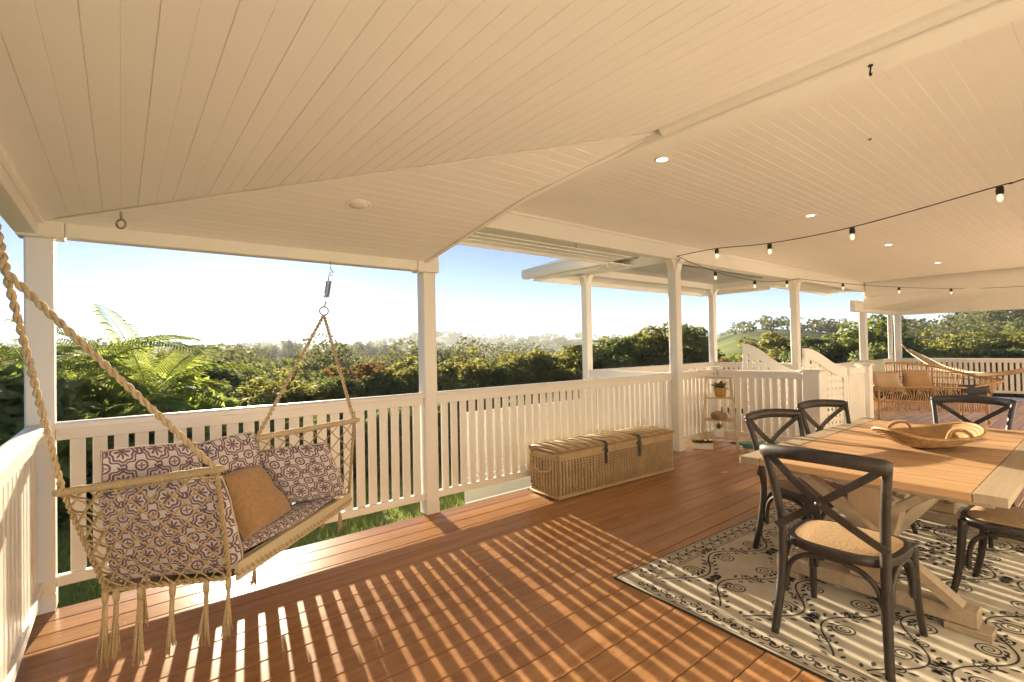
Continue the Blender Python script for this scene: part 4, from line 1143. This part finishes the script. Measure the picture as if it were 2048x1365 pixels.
for i in range(40):
    f = i/39; x = -HL_+2*HL_*f; zt = .86+.14*math.sin(PI*(.1+.75*f)); yt = .34+.11*math.sin(PI*f)
    m.tube(smooth([(x,.37,.36), (x,.40,.55), (x*1.05,yt,zt)], 3), .010, 5)
for i in range(16):
    f = i/15; m.tube(smooth([(HL_,-.34+.6*f,.36), (.88,-.34+.55*f,.52), (1.06-.1*f,-.30+.42*f,.73)], 3), .007, 5)
    m.tube(smooth([(-HL_,-.34+.66*f,.36), (-HL_-.05,-.3+.6*f,.5), (-HL_-.05,-.33+.6*f,.62+.2*f)], 3), .007, 5)
mo = m.build('cane_spindle', RATTAN, so_, True); mo['kind'] = 'stuff'
def on_sofa(x, y, z): p = rotz((x, y, 0), math.atan2(-.81, .58)); return V(11.45+p[0], 2.35+p[1], z)
def scush(label, pts, th, mat, seed, cat='cushion', nrm=(-.8,-.6,.2)):
    cushion('sofa_cushion', label, cat, [on_sofa(*p) for p in pts], th, mat, 10, 'cushions on the rattan sofa', seed=seed, seam=False, normal=nrm)
scush('dark charcoal seat pad of the rattan sofa', [(-.74,-.33,.435), (.76,-.33,.435), (.76,.33,.435), (-.74,.33,.435)], .13, CHARCOAL, 21, nrm=(0,0,1))
scush('charcoal bolster at the right arm of the rattan sofa', [(.42,-.345,.49), (.86,-.345,.49), (.86,-.30,.66), (.42,-.30,.66)], .14, CHARCOAL, 22)
scush('plain sand cushion at the left end of the rattan sofa', [(-.74,-.02,.50), (-.28,-.02,.50), (-.30,.12,.86), (-.72,.12,.86)], .12, TANPIL, 23)
scush('tan cushion with a brown stripe in the middle of the rattan sofa', [(-.22,.06,.50), (.24,.06,.50), (.22,.22,.90), (-.20,.22,.90)], .12, SACK, 24)
scush('pale sage cushion leaning behind the sofa at its left', [(-.92,.30,.62), (-.40,.34,.62), (-.40,.40,1.10), (-.90,.36,1.08)], .10, PALEGREY, 25)

# ------------------------------------------------------------------ hammock
hm = thing('hammock', 'beige striped hammock slung from the far corner post across the end balustrade', 'hammock', (14.2, 2.0, .66))
path = smooth([(16.35,3.62,1.20), (15.85,3.28,1.00), (15.0,2.70,.74), (14.2,2.0,.66), (13.5,1.2,.80), (12.95,.2,1.22), (12.8,-.15,1.38)], 6)
m = MB(); N_ = len(path); K = 9; vs = []
for i, p in enumerate(path):
    f = i/(N_-1); d = (path[min(i+1,N_-1)]-path[max(i-1,0)]); s_ = V(d.y, -d.x, 0).normalized(); wv = .03+.11*math.sin(PI*min(1, max(0, f)))**.7
    for k in range(K):
        q = -1+2*k/(K-1); vs.append(p+s_*(q*wv)+V(0,0,.62*wv*q*q+.012*math.sin(k*2.4+i*.2)))
m.add(vs, [(i*K+k, i*K+k+1, (i+1)*K+k+1, (i+1)*K+k) for i in range(N_-1) for k in range(K-1)]); wbuild(m, 'cloth', CANVAS, hm)
m = MB()
for k in range(0, K, 2):
    m.tube([V(16.76,3.84,1.37), vs[k]], .006, 4); m.tube([V(12.4,-.9,1.85), vs[(N_-1)*K+k]], .006, 4)
wbuild(m, 'cord', ROPE, hm)
# ------------------------------------------------------------------ trees and shrubs
rg = np.random.default_rng(11)
def leaf_cloud(centers, radii, n, size, squash=.8, flat=.35):
    """diamond leaves spread through clumps; returns (n*4,3) vertices"""
    k = rg.choice(len(centers), n, p=radii**2.2/np.sum(radii**2.2))
    d = rg.normal(size=(n,3)); d /= np.linalg.norm(d, axis=1)[:,None]
    rad = rg.uniform(.35, 1.06, n)**.55
    c = centers[k]+d*(radii[k]*rad)[:,None]*np.array([1,1,squash])
    nm = d*.8+rg.normal(size=(n,3))*.75+np.array([0,0,flat]); nm /= np.linalg.norm(nm, axis=1)[:,None]
    t = np.cross(nm, rg.normal(size=(n,3))); t /= np.linalg.norm(t, axis=1)[:,None]; b = np.cross(nm, t)
    s = size*rg.uniform(.6, 1.35, n)[:,None]
    return np.stack([c-t*s, c-b*s*.42+nm*s*.08, c+t*s, c+b*s*.42+nm*s*.08], 1).reshape(-1,3)
def crown_mesh(name, mat, n, size, nclump, shape, seed):
    r_ = np.random.default_rng(seed); cs, rs = [], []
    lobes = []
    for i in range(7):
        a = 2*PI*i/7+r_.uniform(-.5,.5); q = r_.uniform(.10, .30) if i else .05; lobes.append((q*math.cos(a), q*math.sin(a), r_.uniform(.38, .72) if i else .78, r_.uniform(.15, .24)))
    for i in range(nclump):
        if shape == 'round' and i % 8:
            lx, ly, lz, lr = lobes[i % 7]; v_ = r_.normal(size=3); v_ /= np.linalg.norm(v_); f_ = r_.uniform(.55, 1.0)
            cs.append((lx+v_[0]*lr*f_, ly+v_[1]*lr*f_, lz+v_[2]*lr*f_*.95)); rs.append(r_.uniform(.045, .105))
        elif shape == 'round':
            a = r_.uniform(0, 2*PI); z = r_.uniform(.10, 1.0); q = math.sin(PI*min(1, (z*.86+.12)))**.9*r_.uniform(.35, 1.0)*.40
            cs.append((q*math.cos(a), q*math.sin(a), z*.86+.02)); rs.append(r_.uniform(.07, .15)*(1.15-.4*z))
        elif shape == 'spire':
            sh = i % 9; a = sh*2.4; q0 = .05+.26*(sh/8); z = (i//9)/(nclump//9); ht = 1.0-.42*(sh/8)**1.3
            cs.append((q0*math.cos(a)*(.5+.5*z)+r_.normal(0,.012), q0*math.sin(a)*(.5+.5*z)+r_.normal(0,.012), .06+z*ht*.92)); rs.append(.085*(1-z)**.7+.018)
        elif shape == 'shrub':
            a = r_.uniform(0, 2*PI); q = r_.uniform(0, .5); z = r_.uniform(.05, .85)*(1-q*.7)
            cs.append((q*math.cos(a), q*math.sin(a), z)); rs.append(r_.uniform(.08, .20))
        else:   # flat-topped
            a = r_.uniform(0, 2*PI); q = r_.uniform(0, .48); cs.append((q*math.cos(a), q*math.sin(a), .72+r_.uniform(-.14,.2)*(1-q))); rs.append(r_.uniform(.09, .15))
    v = leaf_cloud(np.array(cs), np.array(rs), n, size); return fast_mesh(name, v, n, mat)
def trunk_mesh(name, seed, h=.75, r=.022, limbs=6):
    r_ = random.Random(seed); m = MB()
    pts = [(r_.uniform(-.01,.01)*i, r_.uniform(-.01,.01)*i, -.03+h*i/6) for i in range(7)]
    m.tube(pts, [r*(1.15-.9*i/6) for i in range(7)], 7)
    for i in range(limbs):
        b = Vector(pts[r_.randint(2, 4)]); a = 2*PI*i/limbs+r_.uniform(-.4,.4); L = r_.uniform(.18, .32)
        m.tube([b, b+V(math.cos(a)*L*.5, math.sin(a)*L*.5, L*.5), b+V(math.cos(a)*L, math.sin(a)*L, L*1.05)], [r*.5, r*.33, r*.12], 5)
    return m.mesh(name, BARK, True)
KIND = {}
def kind(k):
    if k in KIND: return KIND[k]
    if k.startswith('round'): cr = crown_mesh('crown', {'a': LEAF, 'g': LEAFG, 'd': LEAFD, 'r': LEAFR}[k[5]], 12500, .0195, 90, 'round', hash_(k)); tr = trunk_mesh('trunk', hash_(k))
    elif k.startswith('spire'): cr = crown_mesh('crown', LEAFD if k[5] == 'd' else LEAF, 13000, .017, 99, 'spire', hash_(k)); tr = trunk_mesh('trunk', hash_(k), .95, .018, 8)
    elif k.startswith('flat'): cr = crown_mesh('crown', FARLEAF, 7000, .014, 26, 'flat', hash_(k)); tr = trunk_mesh('trunk', hash_(k), .8, .02, 7)
    KIND[k] = (cr, tr); return KIND[k]
def hash_(s): return sum(ord(c)*(i+3) for i, c in enumerate(s))
def tree(label, k, x, y, top, wid, name='tree', cat='tree', group='trees beyond the balustrade', base=None):
    z = (terrain(x, y) if base is None else base)-.05; h = top-z
    t = thing(name, label, cat, (x, y, z), random.uniform(0, 2*PI), group); cr, tr = kind(k)
    for n_, me in (('trunk', tr), ('crown', cr)):
        o = bpy.data.objects.new(n_, me); o.scale = (wid/.88, wid/.88, h/1.02); link(o, t)
    return t
# (photo column, distance, top row, width m, kind, label)
NEAR = [
 (352, 27, 694, 6.0, 'rounda1', 'tall rounded green tree just right of the palm fronds'),
 (425, 25, 716, 6.0, 'roundd2', 'dark rounded tree left of the feathery upright trees'),
 (500, 21, 706, 3.2, 'spired1', 'feathery upright tree between the dark round tree and the swing ropes'),
 (545, 23, 716, 3.0, 'spired2', 'smaller feathery upright tree just left of the left swing rope'),
 (590, 22, 705, 3.2, 'spirea1', 'feathery upright tree behind the left swing rope'),
 (655, 20, 712, 3.6, 'spired1', 'feathery upright tree framed between the two swing ropes'),
 (585, 15, 745, 3.4, 'roundg1', 'golden-topped tree below the left swing rope'),
 (650, 14.5, 748, 3.4, 'roundd1', 'low dark green tree between the swing ropes just above the rail'),
 (725, 16, 735, 3.6, 'roundr1', 'orange-tipped tree right of the right swing rope'),
 (775, 15, 748, 3.0, 'roundd2', 'low dark tree between the orange-tipped tree and the white post'),
 (815, 17, 712, 3.8, 'roundg2', 'golden green tree partly hidden by the white post left of it'),
 (885, 17, 722, 2.2, 'roundd1', 'narrow dark tree just right of the white post'),
 (912, 19, 738, 2.4, 'rounda2', 'low green tree filling the gap right of the narrow dark tree'),
 (953, 18, 701, 3.0, 'roundg1', 'rounded golden green tree standing clear right of the white post'),
 (1008, 18, 722, 3.8, 'roundd2', 'broad dark green tree right of the rounded golden one'),
 (1075, 19, 700, 3.6, 'roundg3', 'golden crowned tree over the left half of the trunk'),
 (1130, 20, 688, 4.2, 'roundg2', 'large golden crowned tree left of the white porch post'),
 (1205, 21, 662, 4.6, 'rounda1', 'green tree right of the white porch post'),
 (1262, 22, 662, 4.6, 'roundd1', 'dark green tree midway between porch post and bracketed post'),
 (1318, 22, 643, 4.6, 'roundg3', 'tall golden green tree left of the bracketed post'),
 (1385, 22, 648, 3.4, 'rounda2', 'tall green tree right of the bracketed post'),
 (1462, 18, 712, 1.9, 'roundr2', 'small red-tipped tree beside the potted plant and newel'),
 (1425, 24, 742, 3.0, 'roundd2', 'low dark shrubby tree behind the newel post'),
 (1512, 34, 688, 4.6, 'roundg1', 'light golden tree rising behind the left lattice screen'),
 (1556, 33, 664, 4.8, 'roundg2', 'broad golden tree left of the post behind the screens'),
 (1600, 31, 668, 4.4, 'roundd1', 'dark tree behind the post at the lattice screens'),
 (1640, 32, 664, 4.6, 'rounda1', 'green tree just right of the post behind the screens'),
 (1690, 31, 660, 5.0, 'roundd2', 'dark green tree above the right lattice screen'),
 (1722, 33, 652, 4.0, 'roundg3', 'golden tree left of the far beam post'),
 (1765, 30, 626, 4.6, 'rounda2', 'tall tree rising between the far beam post and the corner posts'),
 (1812, 34, 660, 4.4, 'roundd1', 'dark tree right of the far corner post'),
 (1848, 38, 664, 4.2, 'roundg1', 'pale golden tree above the left end of the hammock'),
 (1885, 36, 676, 3.6, 'roundg2', 'rounded lime tree above the middle of the hammock'),
 (1925, 40, 668, 5.4, 'roundd2', 'dark tree right of the rounded lime tree'),
 (1985, 42, 660, 6.4, 'roundg3', 'broad pale tree on the slope above the hammock'),
 (2032, 38, 690, 6.0, 'roundd1', 'dark tree at the right edge above the end balustrade'),
 (2044, 46, 640, 6.5, 'rounda1', 'tall green tree at the right edge of the view'),
]
for px, dist, py, wd_, k, lab in NEAR:
    x, y = at(px, dist); tree(lab, k, x, y, ztop(px, py-7, dist), wd_*1.18)
for px, dist, py, wd_, lab in ((1958, 75, 628, 9, 'dark tall pine group leader on the right hill'), (1990, 82, 632, 9, 'second dark pine standing on the right hill'), (2030, 70, 626, 9, 'dark pine at the upper right edge of the hill'), (1897, 130, 655, 5, 'lone slim conifer on the far ridge')):
    x, y = at(px, dist); tree(lab, 'spired2' if wd_ > 6 else 'spirea1', x, y, ztop(px, py, dist), wd_, 'pine_tree', 'pine', 'pines on the right hill')

# shrubs and palms close to the left corner
shr = crown_mesh('foliage', LEAF, 4200, .048, 34, 'shrub', 5); shr2 = crown_mesh('foliage', PALM, 3600, .058, 30, 'shrub', 6); shr4 = crown_mesh('foliage', LEAFD, 9000, .034, 34, 'shrub', 9); shr3 = crown_mesh('foliage', LEAFG, 4200, .046, 34, 'shrub', 8)
def shrub(label, px, dist, py, wd_, me):
    x, y = at(px, dist); z = terrain(x, y)-.1; h = ztop(px, py, dist)-z
    t = thing('shrub', label, 'shrub', (x, y, z), random.uniform(0, 6), 'shrubs below the verandah'); o = bpy.data.objects.new('foliage', me); o.scale = (wd_, wd_, h); link(o, t)
    m = MB(); m.tube([(0,0,-.1), (.02,0,h*.3), (.0,.03,h*.6)], [.04,.03,.012], 6); m.build('stem', BARK, t, True)
shrub('dense green shrub at the left edge beyond the side balustrade', 15, 10.8, 700, 3.9, shr)
shrub('lime leafy shrub left of the corner post', -60, 12.3, 690, 4.5, shr2)
shrub('tall leafy shrub right of the corner post under the palm fronds', 175, 12.9, 716, 3.3, shr)
shrub('bright lime shrub under the upright palm frond', 285, 14.2, 706, 3.3, shr2)
shrub('low lime bush just above the rail behind the swing', 150, 9.9, 800, 2.2, shr2)
hedge_px = [(380, 9.5, 800), (470, 10, 798), (560, 10.5, 795), (640, 10.5, 790), (720, 11, 785), (800, 11, 780), (880, 11.5, 776), (960, 12, 772), (1040, 12, 768), (1110, 12.5, 764)]
names_ = ['below the drooping palm fronds', 'under the feathery upright trees', 'behind the left part of the swing', 'between the feet of the swing ropes', 'right of the swing seat', 'just left of the middle post', 'just right of the middle post', 'left of the trunk', 'behind the left end of the trunk', 'behind the trunk lid']
for (px, dist, py), nm in zip(hedge_px, names_): shrub('green hedge shrub seen through the slats '+nm, px, dist, py+14, 2.3, shr4)

def frond(m, base, az, L, rise, droop, leafL, nl=44, wid=.020, vee=.5):
    """arching palm leaf: rachis and two rows of leaflets"""
    base = Vector(base); hd = V(math.cos(az), math.sin(az), 0); sdv = V(-math.sin(az), math.cos(az), 0); pts = []
    for i in range(13):
        f = i/12; pts.append(base+hd*(L*f*(math.cos(rise)+.25*f*math.sin(rise)))+V(0,0,L*(f*math.sin(rise)-droop*f*f)))
    m.tube(pts, [.017*(1-.85*i/12) for i in range(13)], 5)
    for i in range(nl):
        f = .12+.88*i/nl; k = f*12; a = int(min(11, k)); p = pts[a].lerp(pts[a+1], k-a); d = (pts[a+1]-pts[a]).normalized(); upv = sdv.cross(d)*-1
        l = leafL*math.sin(PI*min(1, .18+.80*f))**.7*random.uniform(.85, 1.1)
        for sg in (1, -1):
            dir_ = (sdv*sg*.85+d*.55+V(0,0,.30*vee)).normalized(); wv = d*wid
            tip = p+dir_*l+V(0,0,-.16*l-.18*l*random.random()); mid = p+dir_*l*.5+V(0,0,.03*l)
            m.add([p-wv*.5, mid-wv, tip, mid+wv, p+wv*.5], [(0,1,3,4), (1,2,3)])
def palm(label, px, dist, zc, fr, hgt=None):
    x, y = at(px, dist); z = terrain(x, y)-.05
    t = thing('palm_tree', label, 'palm', (x, y, z), 0, 'palms by the left corner')
    m = MB(); m.tube([(0,0,-.1), (.03,.02,(zc-z)*.5), (0,0,zc-z)], [.10,.075,.06], 8); m.build('trunk', BARK, t, True)
    for az, L, rise, droop, ll in fr:
        m = MB(); frond(m, (0,0,zc-z), az, L, rise, droop, ll); m.build('frond', PALM, t)
right = math.atan2(_r.y, _r.x); away = math.atan2(_d.y, _d.x)
K_ = 2.15
def scaled(fr, k): return [(az, L*k, ri, dr, ll*k) for az, L, ri, dr, ll in fr]
palm('palm with long arching fronds right of the corner post', 300, 13.6, .35,
     scaled([(right+PI, 1.75, .95, .42, .50), (right+PI-.5, 1.9, .75, .5, .5), (right+PI+.45, 1.6, 1.1, .35, .45), (right+PI-.2, 1.35, 1.32, .18, .34), (right+.3, 1.3, .9, .55, .45), (right-.4, 1.2, .7, .6, .45), (right+PI+.1, 1.7, .45, .5, .5), (right+1.5, 1.4, 1.0, .4, .5)], K_))
palm('low palm with drooping fronds just above the rail behind the swing', 450, 10.5, .0,
     scaled([(right+PI, 1.15, .75, .62, .42), (right, .95, .62, .70, .40), (right+PI-.6, 1.2, .6, .6, .42), (right+.6, .9, .8, .6, .4), (right-.5, .95, .5, .6, .38), (right+PI+.5, 1.1, .55, .65, .42)], 1.5))
palm('palm at the left edge behind the hanging rope', 10, 12.5, .70,
     scaled([(right+.1, 1.5, .75, .50, .5), (right+PI, 1.5, .8, .5, .5), (right-.6, 1.3, .6, .5, .5), (right+.7, 1.3, .9, .45, .5), (right+PI-.6, 1.4, .5, .5, .5), (right+1.4, 1.2, 1.1, .4, .5)], 1.6))
palm('palm half hidden behind the corner post', 150, 14.0, .75,
     scaled([(right, 1.5, .9, .55, .5), (right+PI, 1.5, .8, .5, .5), (right-.5, 1.5, .5, .5, .5), (right+.5, 1.4, 1.0, .5, .5), (right+PI+.5, 1.3, .9, .5, .5)], K_))
palm('broad palm frond plant below the first palm, just over the rail', 215, 11.0, .15,
     scaled([(right, 1.1, .8, .5, .4), (right+PI, 1.2, .7, .5, .4), (right-.7, 1.1, .6, .5, .4), (right+.8, 1.0, 1.0, .5, .4), (right+PI+.6, 1.1, .8, .5, .4)], 1.5))

# grass of the lawn in front of the deck
n = 42000; gx = rg.uniform(-3, 9, n); gy = 3.95+rg.uniform(0, 1, n)**1.4*7
gz = np.array([terrain(a, b) for a, b in zip(gx, gy)]); h = rg.uniform(.05, .13, n); a = rg.uniform(0, 2*PI, n); wv = .008; ln = rg.normal(0, .035, (n,2))
c, s = np.cos(a)*wv, np.sin(a)*wv
vv = np.stack([np.stack([gx-c, gy-s, gz-.01], 1), np.stack([gx+c, gy+s, gz-.01], 1), np.stack([gx+ln[:,0], gy+ln[:,1], gz+h], 1)], 1).reshape(-1,3)
me = fast_mesh('lawn_grass', vv, n, GRASSM, 3); o = bpy.data.objects.new('lawn_grass', me); o['kind'] = 'stuff'; o['label'] = 'short sunlit lawn grass below the deck edge'; link(o)

# woods in the valley and along the ridges: one mass of leaf clumps
cs, rs = [], []
r2 = np.random.default_rng(5)
def patch(px0, px1, d0, d1, n, h0, h1):
    for _ in range(n):
        px = r2.uniform(px0, px1); dist = r2.uniform(d0, d1); x, y = at(px, dist); hh = r2.uniform(h0, h1)
        z = terrain(x, y)
        for q in range(4): cs.append((x+r2.normal(0, hh*.35), y+r2.normal(0, hh*.35), z+min(hh*r2.uniform(.3, .85), 1e9))); rs.append(hh*r2.uniform(.22, .42))
patch(-200, 1300, 60, 110, 260, 4, 8); patch(-200, 1300, 110, 200, 380, 5, 10); patch(-300, 1350, 220, 330, 330, 6, 11)
patch(-300, 1400, 420, 520, 240, 8, 13); patch(-300, 1400, 650, 800, 260, 9, 15); patch(-300, 1400, 950, 1250, 420, 10, 18); patch(1480, 1720, 150, 200, 34, 3, 5); patch(1760, 2100, 110, 190, 90, 4, 7); patch(1400, 2100, 260, 330, 60, 4, 8)
cs = np.array(cs); rs = np.array(rs); dd_ = np.hypot(cs[:,0], cs[:,1]); n = 300000; sz_ = np.clip(dd_*.0025, .20, 2.8); pr = (rs/sz_)**1.7; k = rg.choice(len(cs), n, p=pr/pr.sum()); d = rg.normal(size=(n,3)); d /= np.linalg.norm(d, axis=1)[:,None]
cc = cs[k]+d*(rs[k]*rg.uniform(.5, 1, n)**.5)[:,None]*np.array([1,1,.8])
nm = d+rg.normal(size=(n,3))*.5; t = np.cross(nm, rg.normal(size=(n,3))); t /= np.linalg.norm(t, axis=1)[:,None]; b = np.cross(nm, t); b /= np.linalg.norm(b, axis=1)[:,None]
s = sz_[k][:,None]*rg.uniform(.6, 1.3, n)[:,None]
me = fast_mesh('distant_woods', np.stack([cc-t*s, cc-b*s*.85, cc+t*s, cc+b*s*.85], 1).reshape(-1,3), n, FARLEAF)
o = bpy.data.objects.new('distant_woods', me); o['kind'] = 'stuff'; o['label'] = 'hazy woods covering the valley and the far ridges'; link(o)
# single trees on the skyline
SKY = [(352, 330, 676, 16), (400, 340, 682, 15), (475, 350, 687, 15), (520, 340, 682, 16), (548, 345, 683, 14), (582, 330, 673, 19), (632, 340, 688, 12), (690, 350, 684, 13), (716, 345, 677, 18), (748, 350, 680, 13), (770, 352, 682, 11), (790, 356, 682, 11),
       (1470, 215, 655, 12), (1500, 220, 664, 10), (1560, 225, 660, 10), (1410, 210, 664, 8), (1665, 180, 659, 9)]
SKYN = ['over the palm fronds', 'just left of the feathery trees', 'above the feathery trees, left one of a pair', 'above the feathery trees, right one of a pair', 'just left of the left swing rope, small', 'tall, beside the left swing rope', 'low, between the swing ropes', 'low, at the right swing rope', 'tall and round, right of the right swing rope', 'second right of the right swing rope', 'small, third right of the right swing rope', 'small, nearest to the middle post',
 'large, on the grassy hill above the newel post', 'right of the large one on the grassy hill', 'on the hill left of the post behind the screens', 'small, left end of the grassy hill', 'on the hill right of the post behind the screens']
for i, ((px, dist, py, wd_), nm) in enumerate(zip(SKY, SKYN)):
    x, y = at(px, dist); tp = ztop(px, py, dist); g_ = terrain(x, y)
    tree('spreading skyline tree '+nm, 'flat%d' % (i % 3), x, y, tp, wd_, 'skyline_tree', 'tree', 'skyline trees', base=min(g_, tp-11))

# ------------------------------------------------------------------ haze: one closed box of thin air round everything
bpy.context.view_layer.update()
zs = [(o.matrix_world @ Vector(c)).z for o in sc.objects if o.type == 'MESH' for c in o.bound_box]
hz = MB().box((-1560, -1560, min(zs)-1), (1560, 1560, max(zs)+1)); hm_, nt_, N_z = newmat('thin_haze')
vol = N_z.n('ShaderNodeVolumePrincipled'); vol.inputs['Density'].default_value = .00042; vol.inputs['Color'].default_value = (.74,.78,.85,1); vol.inputs['Anisotropy'].default_value = .12
N_z.l(vol.outputs[0], N_z.n('ShaderNodeOutputMaterial').inputs['Volume'])
ho = hz.build('haze', hm_); ho['kind'] = 'stuff'; ho['label'] = 'pale evening haze in the air'
